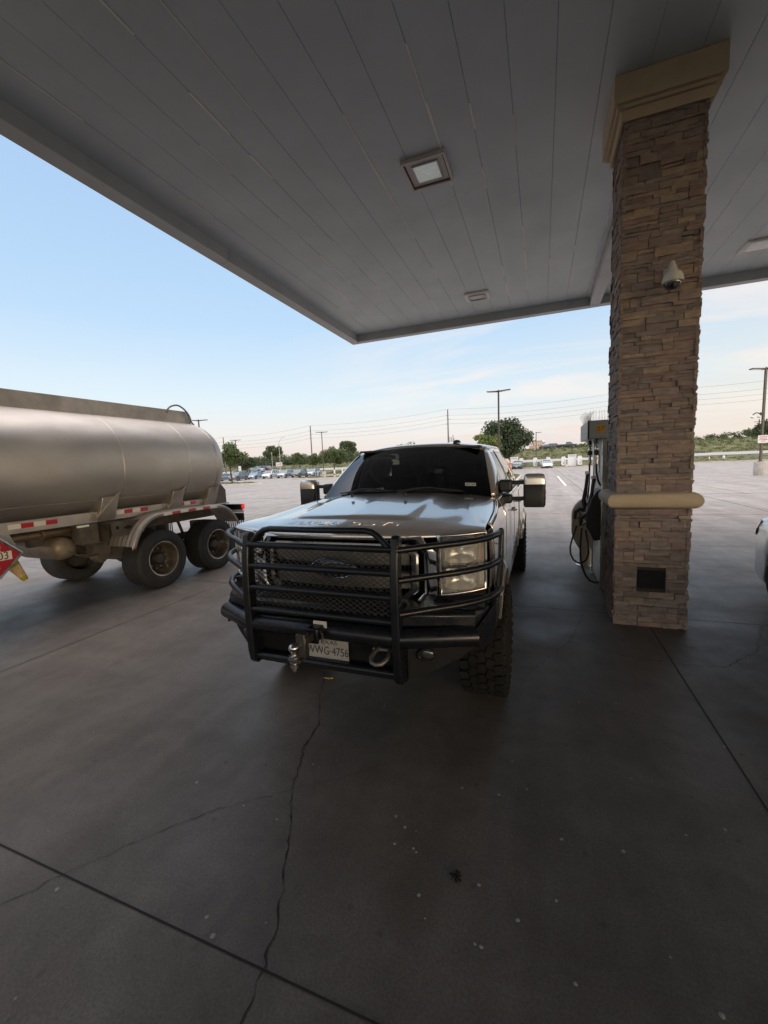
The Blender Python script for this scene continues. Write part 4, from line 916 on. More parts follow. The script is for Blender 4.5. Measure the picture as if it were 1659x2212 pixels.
# coaming along the top
for s in (1, -1):
    m = KB(); x = KX+s*.50; m.prism([(x, -4.9, 2.80), (x, 6.70, 2.80), (x, 6.62, 3.12), (x, -4.9, 3.12)], (-s*.012, 0, 0)); m.prism([(x-s*.0, -4.9, 3.12), (x, 6.62, 3.12), (x-s*.06, 6.62, 3.125), (x-s*.06, -4.9, 3.125)], (0, 0, .008)); m.build('top_coaming', ALU_D, trl)
m = KB(); m.prism([(KX-.5, 6.60, 3.10), (KX+.5, 6.60, 3.10), (KX+.5, 6.68, 2.80), (KX-.5, 6.68, 2.80)], (0, -.012, 0)); m.build('coaming_end', ALU_D, trl)
for y in (-2.5, .6, 3.2):
    m = KB(); m.lathe([(.26, 2.90), (.26, 3.0), (.24, 3.03), (.001, 3.05)], (KX, y, 0), 'z', 24); m.build('manhole', ALU_D, trl)
m = KB(); pts = []
for t in np.linspace(0, 1, 14):
    a = PI*(1-t); pts.append((KX+.50+.06*t, 6.36+.26*math.cos(a)+.0, 3.06+.17*math.sin(a)-.22*max(0, t-.5)*1.2))
m.tube(pts+[(KX+.57, 6.68, 2.86), (KX+.55, 6.74, 2.78)], .016, 10); m.build('vent_hose', M('grey_hose', (.16, .165, .165), .5), trl, ang=60)
# frame, saddles
FX = KX+.90
for s in (1, -1):
    m = KB(); x = KX+s*.90
    m.box((x, .95, 1.305), (.012, 11.4, .15)); m.box((x-s*.05, .95, 1.233), (.11, 11.4, .010)); m.box((x-s*.05, .95, 1.376), (.09, 11.4, .008)); m.build('frame_rail', GALV, trl)
    for y in (4.27, 5.55, 6.42, 1.4, -1.4):
        m = KB(); m.prism([(KX+s*.94, y, 1.24), (KX+s*1.06, y+.02, 1.60), (KX+s*1.0, y, 1.58), (KX+s*.80, y, 1.42), (KX+s*.55, y, 1.30), (KX+s*.55, y, 1.24)], (0, .26, 0)); m.prism([(KX+s*.96, y-.10, 1.25), (KX+s*1.085, y+.25, 1.66), (KX+s*1.06, y+.26, 1.66), (KX+s*.94, y-.08, 1.25)], (0, .06, .0)); m.build('saddle', ALU_D, trl, bevel=.008)
    def tape(y0, n, z, x=FX+.0068, w=.145, h=.062, first=1):
        for k in range(n):
            m = KB(); xx = KX+s*(x-KX); m.box((xx, y0+w*(k+.5), z), (.002, w*.985, h)); m.build('reflective_tape', TAPE_W if (k+first) % 2 else TAPE_R, trl)
    tape(3.14, 4, 1.318); tape(4.57, 4, 1.33); tape(5.78, 3, 1.335, first=0); tape(.6, 4, 1.318); tape(-1.8, 4, 1.318)
m = KB()
for i in range(16): m.box((FX-.005, 4.32+i*.078, 1.243), (.02, .022, .022))
m.build('rail_bolts', DARK, trl) if False else None
# tyres and wheels: wide singles on deep rims
RIMT = M('dull_rim', (.36, .31, .255), .42, .85, .3, 9, rvar=.12); HUB = M('oily_hub', (.055, .05, .045), .55, .3, .3, 9)
def trailer_wheel(x, y, s, first=None):
    if first is None:
        w = bpy.data.objects.new('wheel', None); COL.objects.link(w); w.parent = trl
        h = .215; R = .49
        prof = [(.288, -h*.86), (.33, -h*.98), (.40, -h*1.0), (.455, -h*.93), (.480, -h*.84)]
        for g in np.linspace(-.72, .72, 7): prof += [(R-.002, h*(g-.085)), (R-.002, h*(g-.02)), (R-.014, h*(g-.012)), (R-.014, h*(g+.012)), (R-.002, h*(g+.02)), (R-.002, h*(g+.085))]
        prof += [(.480, h*.84), (.455, h*.93), (.40, h*1.0), (.33, h*.98), (.288, h*.86)]
        m = MB(); m.lathe(prof, (0, 0, 0), 'x', 64, cap=False)
        for rr in (.36, .43): m.tube([(h*(.992 if rr < .4 else .965), rr*math.cos(a), rr*math.sin(a)) for a in np.linspace(0, 2*PI, 48, endpoint=False)], .004, 6, closed=True)
        m.build('tyre', RUBBER, w, ang=28)
        m = MB(); m.lathe([(.292, h*.90), (.298, h*.93), (.290, h*.95), (.276, h*.92), (.268, h*.7), (.262, h*.3), (.25, h*.0), (.235, -h*.12)], (0, 0, 0), 'x', 48, cap=False); m.build('rim', RIMT, w, ang=40)
        m = MB(); m.lathe([(.237, -h*.12), (.20, -h*.18), (.13, -h*.15), (.10, -h*.1), (.092, h*.40), (.078, h*.47), (.075, h*.52), (.055, h*.55), (.001, h*.56)], (0, 0, 0), 'x', 28, cap=False); m.lathe([(.235, -h*.3), (.001, -h*.3)], (0, 0, 0), 'x', 28, cap=False); m.build('hub', HUB, w, ang=40)
        for i in range(10):
            a = 2*PI*i/10+.15; q = Vector((0, .167*math.cos(a), .167*math.sin(a))); m = MB(); m.cyl(q+Vector((-h*.2, 0, 0)), q+Vector((h*.10, 0, 0)), .017, 6); m.cyl(q+Vector((h*.10, 0, 0)), q+Vector((h*.2, 0, 0)), .010, 8); m.build('wheel_nut', STEEL, w)
        m = MB(); m.tube([(h*.35, .10, -.10), (h*.5, .13, -.15), (h*.42, .16, -.19)], .008, 6); m.tube([(h*.45, .15+.028*math.cos(a), -.17+.035*math.sin(a)) for a in np.linspace(0, 5, 12)], .005, 6); m.build('valve_hose', STEEL, w)
    else: w = copy_tree(first, trl)
    w.location = (x-KX, y-KY, .485); w.rotation_euler = (0, 0, 0 if s > 0 else PI); return w
wh = trailer_wheel(-6.165, 5.09, 1); w2 = trailer_wheel(-6.165, 6.36, 1, wh); w2.rotation_euler = (.9, 0, 0)
trailer_wheel(2*KX+6.165, 5.09, -1, wh); trailer_wheel(2*KX+6.165, 6.36, -1, wh)
# axles and running gear
m = KB()
for y in (5.09, 6.36):
    m.cyl((KX-.95, y, .485), (KX+.95, y, .485), .065, 14)
    for s in (1, -1):
        m.box((KX+s*.48, y-.25, .66), (.10, .75, .13)); m.cyl((KX+s*.48, y+.22, .58), (KX+s*.48, y+.22, .92), .12, 16); m.cyl((KX+s*.72, y+.0, .5), (KX+s*.72, y, .52), .19, 20); m.cyl((KX+s*.5, y-.1, .55), (KX+s*.5, y-.30, 1.1), .028, 8)
for s in (1, -1): m.box((KX+s*.48, 5.3, 1.08), (.10, 3.5, .24))
for y in (3.95, 4.6, 5.7, 6.9): m.box((KX, y, 1.1), (1.0, .08, .16))
m.build('running_gear', GRIME, trl)
for s in (1, -1):
    m = KB(); m.prism([(KX+s*.42, 4.30, 1.22), (KX+s*.42, 4.66, 1.22), (KX+s*.42, 4.62, .62), (KX+s*.42, 4.48, .52), (KX+s*.42, 4.40, .60)], (s*.20, 0, 0)); m.box((KX+s*.83, 4.12, 1.07), (.22, .26, .30)); m.box((KX+s*.55, 4.35, .98), (.3, .2, .25))
    m.build('hanger', GRIME, trl, bevel=.01)
m = KB(); m.box((KX+.95, 4.02, 1.20), (.03, .16, .03)); m.build('hanger_tag', WHITE_PAINT, trl)
# fenders
for s in (1, -1):
    def fz(y):
        if y < 5.09: return .48+ (lambda d: math.sqrt(max(0.0, 1-d*d)))(min(1, (5.09-y)/.62))*.78
        if y < 6.36: return 1.26+.012*math.sin((y-5.09)/1.27*PI)
        return .48+ (lambda d: math.sqrt(max(0.0, 1-d*d)))(min(1, (y-6.36)/.72))*.78
    A = [(4.505, .80)]+[(5.09-.62*math.cos(t), .48+.78*math.sin(t)) for t in np.linspace(.42, PI/2, 12)]+[(y, fz(y)) for y in np.linspace(5.2, 6.25, 9)]+[(6.36+.68*math.sin(t), .48+.78*math.cos(t)) for t in np.linspace(0, 1.08, 10)]
    xs = [KX+s*v for v in (1.275, 1.270, 1.262, .70)]
    m = KB(); P = []
    for i, (y, z) in enumerate(A):
        a, b = A[max(0, i-1)], A[min(len(A)-1, i+1)]; d = Vector((0, b[0]-a[0], b[1]-a[1])).normalized(); nn = Vector((0, -d.z, d.y)); row = [Vector((xs[0], y, z))-nn*.055, Vector((xs[0], y, z))-nn*.01, Vector((xs[2], y, z))+nn*.004]
        for k in range(1, 13): row.append(Vector((xs[2]+(xs[3]-xs[2])*k/12, y, z))+nn*(.004+.012*(k % 2)))
        P.append(row)
    m.grid(P); m.build('fender', ALU_D, trl, ang=24, solid=.006)
    yy = [5.13+i*.175 for i in range(8)]
    for k in range(7):
        m = KB(); y0, y1 = yy[k], yy[k+1]-.003; m.prism([(KX+s*1.2785, y0, fz(y0)-.055), (KX+s*1.2785, y1, fz(y1)-.055), (KX+s*1.2785, y1, fz(y1)-.008), (KX+s*1.2785, y0, fz(y0)-.008)], (-s*.002, 0, 0)); m.build('reflective_tape', TAPE_R if k % 2 else TAPE_W, trl)
    # side lamp bracket
    m = KB(); x = KX+s*1.10; m.prism([(x, 4.33, 1.20), (x, 4.88, 1.195), (x, 4.89, .98), (x, 4.36, .97)], (-s*.02, 0, 0)); m.box((x-s*.1, 4.5, 1.205), (.24, .4, .012)); lb = m.build('lamp_bracket', GRIME, trl, bevel=.004)
    m = KB(); m.cyl((x, 4.81, 1.085), (x+s*.022, 4.81, 1.085), .042, 20); m.build('marker_lamp', AMBER, lb, bevel=.004)
    m = KB(); m.cyl((x, 4.43, 1.115), (x+s*.003, 4.43, 1.115), .028, 16); m.prism([(x+s*.003, 4.52, 1.10), (x+s*.003, 4.60, 1.135), (x+s*.003, 4.69, 1.10), (x+s*.003, 4.60, 1.065)], (s*.001, 0, 0)); m.build('bracket_holes', DARK, lb)
    m = KB(); m.box((x+s*.002, 4.82, 1.005), (.003, .10, .022)); m.build('bracket_tag', TAPE_W, lb)
    # rear bumper, lamp, mud flap
    m = KB(); m.box((KX+s*1.02, 7.10, 1.145), (.48, .09, .115)); m.build('lamp_box', BLACK_METAL, trl, bevel=.006)
    m = KB(); m.cyl((KX+s*1.262, 7.11, 1.15), (KX+s*1.285, 7.11, 1.15), .040, 18); m.box((KX+s*1.265, 7.135, 1.15), (.012, .06, .11)); m.build('tail_lamp', M('lit_red_lamp', (.85, .03, .03), .3, emit=.7), trl)
    m = KB(); m.box((KX+s*1.10, 7.12, 1.05), (.33, .03, .06)); m.build('lamp_plate', WHITE_PAINT, trl)
    m = KB()
    for i in range(9): m.box((KX+s*(.80+.055*i), 7.12, .52), (.028, .008, .72))
    m.box((KX+s*1.02, 7.12, .93), (.50, .02, .16)); m.build('mud_flap', BLACK_PLASTIC, trl)
m = KB(); m.box((KX, 6.72, 1.235), (1.86, .75, .03)); m.box((KX, 7.10, 1.16), (1.55, .12, .14)); m.build('rear_deck', ALU_D, trl, bevel=.005)
GUS = M('dark_gusset', (.12, .10, .09), .55, .5, .25, 4)
for s in (1, -1):
    m = KB(); m.prism([(KX+s*.93, 6.52, 1.25), (KX+s*.93, 7.02, 1.25), (KX+s*.93, 7.02, 1.52), (KX+s*.93, 6.85, 1.70), (KX+s*.93, 6.66, 1.66), (KX+s*.93, 6.56, 1.45)], (-s*.02, 0, 0)); m.prism([(KX+s*.93, 7.02, 1.25), (KX+s*.93, 7.02, 1.52), (KX+s*.60, 7.02, 1.40), (KX+s*.60, 7.02, 1.25)], (0, -.02, 0))
    m.build('end_gusset', GUS, trl, bevel=.006)
# piping, air tank, valve box, placard
m = KB(); m.tube([(KX+.78, -3.2, 1.13), (KX+.78, 3.9, 1.15), (KX+.55, 4.15, 1.15)], .052, 16); m.cyl((KX+.78, 3.55, 1.15), (KX+.78, 3.59, 1.15), .066, 16); m.build('discharge_pipe', M('brown_pipe', (.19, .135, .075), .5, .5, .3, 5), trl, ang=50)
m = KB(); y = 3.86; m.lathe([(.001, -.62), (.10, -.60), (.15, -.56), (.168, -.48), (.17, .27), (.158, .33), (.125, .375), (.06, .40), (.001, .405)], (KX+.42, y, .90), 'x', 32); m.build('air_tank', M('tan_air_tank', (.26, .215, .165), .5, .4, .25, 5), trl, ang=45)
m = KB(); m.box((KX+.60, y+.06, .92), (.34, .10, .10)); m.box((KX+.3, y, 1.12), (.5, .05, .08)); m.tube([(KX+.83, y, .86), (KX+.87, y+.1, .78), (KX+.80, y+.3, .72), (KX+.6, y+.6, .68)], .010, 6); m.build('tank_strap', GRIME, trl)
m = KB(); m.prism([(FX+.0, 1.9, 1.24), (FX, 3.15, 1.24), (FX, 3.22, 1.05), (FX, 3.10, .92), (FX, 1.9, .92)], (-.30, 0, 0)); m.build('valve_box', GALV, trl, bevel=.01)
PLX = FX+.19; PYC, PZC = 2.90, 1.0; PC = Vector((PLX, PYC, PZC)); hd = .262
ey_, ez_ = Vector((0, 1, 0)), Vector((0, 0, 1))
m = KB(); m.prism([PC+ey_*hd, PC+ez_*hd, PC-ey_*hd, PC-ez_*hd], (-.018, 0, 0)); m.box((PLX-.09, PYC, PZC), (.16, .12, .12))
for p, q in ((PC+ey_*hd, PC+ez_*hd), (PC+ez_*hd, PC-ey_*hd), (PC-ey_*hd, PC-ez_*hd), (PC-ez_*hd, PC+ey_*hd)): m.tube([p, q], .014, 8)
ph = m.build('placard_holder', STEEL, trl)
m = KB(); h2 = .232; m.prism([PC+ey_*h2+Vector((.001, 0, 0)), PC+ez_*h2+Vector((.001, 0, 0)), PC-ey_*h2+Vector((.001, 0, 0)), PC-ez_*h2+Vector((.001, 0, 0))], (.003, 0, 0)); m.build('placard', M('placard_red', (.36, .012, .022), .5, 0, .1, 9), ph)
m = KB(); m.box((PLX+.005, PYC, PZC), (.003, .30, .105)); m.build('placard_panel', TAPE_W, ph)
text('1203', .135, INK, 'placard_number', ph, (PLX+.0085, PYC, PZC), (0, 1, 0), (0, 0, 1), .002, .88, 0, TK)
text('3', .085, TAPE_W, 'placard_class', ph, (PLX+.006, PYC, PZC-.13), (0, 1, 0), (0, 0, 1), .002, .9, 0, TK)
m = KB()
fl_ = [(-.045, .0), (-.05, .03), (-.035, .055), (-.03, .035), (-.018, .075), (-.002, .10), (0, .07), (.014, .085), (.022, .045), (.032, .065), (.045, .03), (.04, .0), (.02, -.018), (-.02, -.018)]
m.prism([(PLX+.0045, PYC+a, PZC+.09+b*.9) for a, b in fl_], (.002, 0, 0)); m.box((PLX+.0055, PYC, PZC+.06), (.002, .09, .008)); m.build('flame_symbol', TAPE_W, ph)
# landing gear far forward, under the part of the trailer that runs out of the picture
for s in (1, -1): m = KB(); m.box((KX+s*.55, -2.4, .72), (.12, .12, 1.05)); m.box((KX+s*.55, -2.4, .03), (.28, .28, .05)); m.build('landing_leg', GRIME, trl)
# traffic cone stowed upside down behind the placard
cone = thing('traffic_cone', 'yellow-green traffic cone with silver bands hanging under the tanker trailer', 'traffic cone', (PLX-.24, 3.15, .875))
d = Vector((0.02, .17, -.34)).normalized(); tip = Vector((.0, .13, -.27)); q = d.to_track_quat('Z', 'Y').to_matrix()
def cone_part(z0, z1, nm, mt):
    m = MB(); r = lambda z: .034+(.48-z)*.155
    pr = [(r(z0), z0), (r(z1), z1)]
    m.lathe(pr, (0, 0, 0), 'z', 28, cap=(nm == 'cone_tip')); m.v = [tuple(q @ Vector(p)+tip-d*.48) for p in m.v]; m.build(nm, mt, cone)
YG = M('cone_yellow_green', (.36, .33, .015), .5); SIL = M('cone_reflective_band', (.72, .50, .26), .3, .3, .25, 20)
cone_part(.415, .48, 'cone_tip', YG); cone_part(.24, .415, 'reflective_band', SIL); cone_part(.18, .24, 'cone_body', YG); cone_part(.05, .18, 'reflective_band', SIL); cone_part(.0, .05, 'cone_body', YG)
# ================================================================ FUEL DISPENSER
DO = (1.2, 6.92, 0)
DB = lambda: MB(DO)
disp = thing('fuel_dispenser', 'grey fuel dispenser numbered 27 standing behind the stone column', 'fuel pump', DO)
SS = M('brushed_stainless', (.46, .45, .43), .3, .9, .2, 6, rvar=.1, stretch=(1, 1, .2)); PANEL_G = M('dispenser_grey', (.30, .305, .31), .45, 0, .08, 5)
m = DB(); m.box((1.2, 6.92, 1.14), (.80, 1.02, 2.24)); m.build('cabinet', PANEL_G, disp, bevel=.01)
m = DB(); 
for y in (6.40, 7.44): m.box((1.2, y, 1.10), (.86, .05, 2.16))
m.build('end_post', SS, disp, bevel=.008)
for s, x in ((-1, .795), (1, 1.605)):
    m = DB(); m.box((x, 6.92, 1.62), (.03, .86, .75)); fp = m.build('face_panel', M('face_panel_paint', (.40, .40, .40), .4, 0, .1, 6), disp, bevel=.005)
    m = DB(); m.box((x+s*.018, 6.92, 1.80), (.01, .40, .26)); m.build('screen', M('dead_screen', (.02, .022, .025), .12), fp)
    m = DB(); m.box((x+s*.002, 6.92, .55), (.02, .88, .95)); m.build('lower_door', SS, disp, bevel=.006)
m = DB(); m.box((1.135, 6.88, 2.262), (1.10, 1.15, .245)); hd = m.build('header', M('header_grey', (.34, .345, .35), .4, 0, .08, 5), disp, bevel=.008)
m = DB(); m.box((.587, 6.88, 2.262), (.004, 1.08, .20)); m.build('header_side_panel', SS, hd)
m = DB(); m.box((.592, 6.315, 2.262), (.02, .03, .25)); m.build('header_trim', DGREY, hd)
m = DB(); c = Vector((.735, 6.3025, 2.268)); m.cyl(c, c-Vector((0, .002, 0)), .060, 32); m.build('number_disc', M('disc_yellow', (.62, .36, .06), .5), hd)
text('27', .082, M('number_red', (.42, .03, .02), .5), 'pump_number', hd, c-Vector((0, .004, 0)), (1, 0, 0), (0, 0, 1), .002, 1.1, .1, DO)
m = DB()
for i in range(31):
    for j, y in enumerate((6.34, 7.40)): x = .62+i*.034; m.tube([(x, y, 2.38), (x+random.uniform(-.01, .01), y+random.uniform(-.02, .02), 2.52)], .0016, 4)
for i in range(12):
    y = 6.36+i*.088
    for dx in (-.06, .0, .04): m.tube([(.62, y, 2.386), (.62+dx, y+.01, 2.52)], .0013, 4)
m.box((.62, 6.88, 2.387), (.03, 1.1, .006)); m.build('bird_spikes', M('spike_plastic', (.52, .50, .48), .4), hd)
HOSE = M('black_hose', (.016, .018, .019), .42, 0, .2, 8); COUP = M('hose_coupling', (.55, .54, .52), .22, .95)
for x, y in ((.685, 7.05), (.70, 6.36)):
    m = DB(); m.cyl((x, y, 2.15), (x, y, 2.06), .022, 14); hs = m.build('hose_drop', BLACK_PLASTIC, disp)
    m = DB(); m.lathe([(.018, 1.80), (.022, 1.80), (.022, 1.87), (.015, 1.875), (.015, 1.885), (.022, 1.89), (.022, 1.915), (.013, 1.92), (.03, 1.925)], (x, y, 0), 'z', 16); m.lathe([(.02, 1.985), (.022, 1.99), (.022, 2.03), (.016, 2.035), (.016, 2.045), (.022, 2.05), (.022, 2.07)], (x, y, 0), 'z', 16); m.build('coupling', COUP, hs, ang=50)
    m = DB(); m.lathe([(.032, 1.925), (.036, 1.93), (.036, 1.98), (.028, 1.985)], (x, y, 0), 'z', 16); m.build('breakaway', BLACK_PLASTIC, hs)
m = DB(); m.tube([(.685, 7.05, 1.80), (.68, 7.04, 1.5), (.66, 7.0, 1.25), (.655, 6.95, 1.13)], .0135, 10); m.build('hose', HOSE, disp, ang=60)
m = DB(); m.tube([(.70, 6.36, 1.80), (.705, 6.37, 1.68), (.735, 6.42, 1.56), (.77, 6.5, 1.50), (.785, 6.55, 1.49)], .0135, 10); m.build('hose', HOSE, disp, ang=60)
# hanging loops, traced in the plane just outside the boot
def lp(pts, y=6.55): return [(x, y+dy, z) for x, z, dy in pts]
m = DB(); m.tube(lp([(.485, .90, .1), (.46, .80, .1), (.425, .69, .1), (.40, .58, .08), (.405, .48, .06), (.44, .40, .04), (.50, .362, 0), (.555, .375, -.04), (.605, .43, -.08), (.63, .53, -.1), (.62, .66, -.1), (.605, .76, -.06), (.60, .85, 0)]), .0125, 10); m.build('hose', HOSE, disp, ang=60)
m = DB(); m.tube(lp([(.545, .88, 0), (.54, .78, 0), (.53, .62, 0), (.535, .46, 0), (.555, .32, 0), (.60, .19, 0), (.66, .105, 0), (.73, .08, 0), (.80, .08, .05)]), .0145, 10); m.build('hose', HOSE, disp, ang=60)
# nozzle boot and nozzles
m = DB(); m.prism([(.80, 6.50, .72), (.70, 6.50, .70), (.66, 6.50, .80), (.60, 6.50, .90), (.60, 6.50, 1.10), (.66, 6.50, 1.30), (.74, 6.50, 1.42), (.80, 6.50, 1.45)], (0, .42, 0)); m.build('nozzle_boot', BLACK_PLASTIC, disp, bevel=.015)
for y, dx, dz in ((6.58, 0, 0), (6.84, -.055, .06)):
    m = DB(); a = Vector((.655+dx, y, 1.16+dz)); m.tube([a+Vector((.03, 0, -.12)), a+Vector((-.01, 0, .02)), a+Vector((.02, 0, .22)), a+Vector((.045, 0, .43))], [.034, .030, .026, .030], 12); nz = m.build('nozzle', BLACK_PLASTIC, disp, ang=60)
    m = DB(); m.tube([a+Vector((.03, 0, -.12)), a+Vector((-.06, 0, -.10)), a+Vector((-.12, 0, -.14)), a+Vector((-.125, 0, -.25))], [.03, .028, .024, .019], 12); m.build('nozzle_body', BLACK_PLASTIC, nz, ang=60)
    m = DB(); m.tube([a+Vector((-.085, .0, -.13)), a+Vector((-.04, 0, -.19)), a+Vector((-.095, 0, -.25))], .008, 8); m.build('trigger_guard', BLACK_PLASTIC, nz)
    m = DB(); m.box(a+Vector((.035, 0, .445)), (.06, .05, .05)); m.tube([a+Vector((.06, -.02, .43)), a+Vector((.035, -.022, .10)), a+Vector((.0, -.02, .02))], .007, 6); m.build('nozzle_hook', COUP, nz, bevel=.006)
# beige rounded guard at the far end of the island
gd = thing('island_guard', 'beige rounded island guard standing beside the fuel dispenser', 'bollard', (.72, 7.95, 0))
BEI = M('beige_guard_paint', (.62, .52, .38), .5, 0, .1, 4)
m = MB((.72, 7.95, 0)); y = 7.95; pts = []
def capsule(cx_, z0, z1, hw, zr):
    P = []
    for t in np.linspace(0, PI, 14): P.append((cx_+hw*math.cos(t), z1+zr*math.sin(t)))
    for t in np.linspace(PI, 2*PI, 14): P.append((cx_+hw*math.cos(t), z0+zr*math.sin(t)))
    return P
poly = [(.50, .58), (.52, .48), (.58, .36), (.63, .28), (.82, .28), (.92, .36), (1.02, .48), (1.05, .58)]+[(.775+.275*math.cos(t), .88+.31*math.sin(t)) for t in np.linspace(0, PI, 16)]
def loft(m, poly, y0, y1, r=.05):
    cxm = sum(p[0] for p in poly)/len(poly); czm = sum(p[1] for p in poly)/len(poly); S = []
    for yy, k in ((y0, .80), (y0+.02, .92), (y0+r, 1.0), (y1-r, 1.0), (y1-.02, .92), (y1, .80)): S.append([(cxm+(p[0]-cxm)*k, yy, czm+(p[1]-czm)*k) for p in poly])
    m.grid([[q[i] for q in S] for i in range(len(poly))], cu=True); n = len(poly); m.add(S[0], [tuple(range(n))]); m.add(S[-1], [tuple(range(n-1, -1, -1))])
loft(m, poly, 7.86, 8.10); m.build('guard_body', BEI, gd, ang=45)
m = MB((.72, 7.95, 0)); m.tube([(.72, 7.93, 0.0), (.72, 7.93, .30), (.72, 7.93, .40), (.72, 7.94, .47)], [.095, .095, .08, .03], 20); m.build('guard_post', BEI, gd, ang=60)
m = MB((.72, 7.95, 0)); m.lathe([(.15, .0), (.15, .012), (.12, .02)], (.72, 7.93, 0), 'z', 20); m.build('base_plate', STEEL, gd)
# ================================================================ CARS
TYRE_FAR = M('car_tyre', (.02, .02, .02), .8); WHEEL_FAR = M('car_wheel', (.32, .32, .33), .35, .8); CARGLASS = M('car_glass', (.07, .11, .13), .06, coat=.5, spec=.8)
HLAMP = M('car_headlamp', (.62, .64, .66), .12, .5, coat=.6); TLAMP = M('car_tail_lamp', (.62, .05, .04), .18, coat=.6); CARDARK = M('car_lower_trim', (.022, .022, .024), .6); PLATE_W = M('far_plate', (.6, .6, .6), .5)
def paint(name, c, met=.5): return M(name, c, .3, met, 0, coat=1.0)
def car(name, label, loc, rz, kind, col, group=None, hi=False, cat='car'):
    """front of the car points to local -Y, root on the ground at its middle"""
    t = thing(name, label, cat, loc, rz, group)
    suv = kind == 'suv'; L_, Wd, H = {'suv': (4.45, 1.84, 1.68), 'sedan': (4.70, 1.83, 1.45), 'pickup': (5.6, 1.95, 1.82), 'coupe': (4.6, 1.86, 1.44)}[kind]
    h = L_/2; n = 34 if hi else 22
    def keys(y):     # belt height, bottom, half width, by position from the front (0) to the rear (1)
        q = (y+h)/L_
        if suv: zt = np.interp(q, [0, .02, .08, .22, .30, .9, .97, 1], [.62, .80, .90, 1.0, 1.04, 1.08, 1.02, .9])
        elif kind == 'pickup': zt = np.interp(q, [0, .02, .07, .25, .3, .62, .64, .98, 1], [.75, .95, 1.08, 1.15, 1.18, 1.2, 1.15, 1.15, 1.1])
        else: zt = np.interp(q, [0, .02, .08, .25, .32, .80, .95, .985, 1], [.52, .66, .76, .88, .93, .98, 1.02, .98, .86])
        w = Wd/2*np.interp(q, [0, .015, .05, .12, .3, .8, .93, .975, 1], [.70, .80, .90, .97, 1, 1, .95, .87, .78])
        zb = np.interp(q, [0, .06, .12, .88, .95, 1], [.30, .24, .20, .20, .26, .36])
        return float(zt), float(w), float(zb)
    wb = .285*L_; rr = .345 if suv or kind == 'pickup' else .33
    body = MB(); P = []
    ysamp = sorted(set(list(np.linspace(-h, h, n))+[sg*wb+o for sg in (-1, 1) for o in (-rr-.06, -rr, -rr*.7, -rr*.35, 0, rr*.35, rr*.7, rr, rr+.06)]))
    for y in ysamp:
        zt, w, zb = keys(y); a = None
        for yc in (-wb, wb):
            d = abs(y-yc); R = rr+.055
            if d < R: a = rr+math.sqrt(R*R-d*d); 
        zlow = max(zb, a) if a else zb
        half = [(w*.0, zt+.035), (w*.45, zt+.03), (w*.80, zt+.008), (w*.93, zt-.03), (w*.985, zt-.12), (w*1.0, (zt+zlow)*.5), (w*.985, zlow+.06), (w*.96, zlow), (w*.70, zlow), (0, zlow)]
        P.append([(x, y, z) for x, z in half]+[(-x, y, z) for x, z in half[::-1]][1:])
    body.grid(P); m0 = len(P[0]); body.add(P[0], [tuple(range(m0))]); body.add(P[-1], [tuple(range(m0-1, -1, -1))])
    bo = body.build('body', paint(name+'_paint', col), t, ang=40)
    # glasshouse
    if suv: q0, q1, q2, q3 = .255, .40, .90, .985
    elif kind == 'pickup': q0, q1, q2, q3 = .27, .37, .58, .615
    elif kind == 'coupe': q0, q1, q2, q3 = .24, .46, .62, .97
    else: q0, q1, q2, q3 = .27, .42, .68, .87
    Y = lambda q: -h+L_*q; g = MB(); rows = []
    zb0 = keys(Y(q0))[0]+.02
    for q, k in ((q0, 0), ((q0+q1)/2, .56), (q1, .93), (q1+.06, 1.0), ((q1+q2)/2, 1.0), (q2-.05, .99), (q2, .93), ((q2+q3)/2, .52), (q3, 0)):
        zt, w, _ = keys(Y(q)); base = zt+.02; top = base+(H-base)*k; wr = w*(.90-.20*k)
        rows.append([(x*1.0, Y(q), z) for x, z in ((w*.90, base-.03), (wr*1.0+.02*k, base+(top-base)*.55), (wr*.97, top-.05*k), (wr*.80, top-.012*k), (wr*.4, top), (0, top+.004*k), (-wr*.4, top), (-wr*.80, top-.012*k), (-wr*.97, top-.05*k), (-wr*1.0-.02*k, base+(top-base)*.55), (-w*.90, base-.03))])
    g.grid(rows); g.build('windows', CARGLASS, t, ang=40)
    r_ = MB(); rr_ = []
    for q, k in ((q1-.012, .95), (q1+.06, 1.008), ((q1+q2)/2, 1.010), (q2-.05, 1.0), (q2+.012, .94)):
        zt, w, _ = keys(Y(q)); base = zt+.02; top = base+(H-base)*k+.006; wr = w*(.90-.20*k)
        rr_.append([(wr*1.0, Y(q), top-.075), (wr*.96, Y(q), top-.03), (wr*.80, Y(q), top), (0, Y(q), top+.008), (-wr*.80, Y(q), top), (-wr*.96, Y(q), top-.03), (-wr*1.0, Y(q), top-.075)])
    r_.grid(rr_); r_.build('roof', bo.data.materials[0], t, ang=50)
    for s in (-1, 1):
        m = MB()
        pil = [(q0, .0, q1, .93), (q2, .93, q3, .0)]
        for qa, ka, qb, kb in pil:
            pts = []
            for u in np.linspace(0, 1, 5):
                q = qa+(qb-qa)*u; k = ka+(kb-ka)*u; zt, w, _ = keys(Y(q)); base = zt+.02; pts.append((s*(w*(.90-.20*k)*.985+.012), Y(q), base+(H-base)*k-.03))
            m.tube(pts, .038, 6)
        q = (q1+q2)/2+.01; zt, w, _ = keys(Y(q)); m.tube([(s*w*.905, Y(q), zt), (s*w*.80, Y(q), zt+.02+(H-zt)*.55), (s*w*.70, Y(q), H-.05)], .03, 6)
        if suv: q = .80; zt, w, _ = keys(Y(q)); m.tube([(s*w*.905, Y(q), zt), (s*w*.80, Y(q), zt+.02+(H-zt)*.55), (s*w*.70, Y(q), H-.05)], .05, 6)
        m.build('pillar', bo.data.materials[0], t, ang=60)
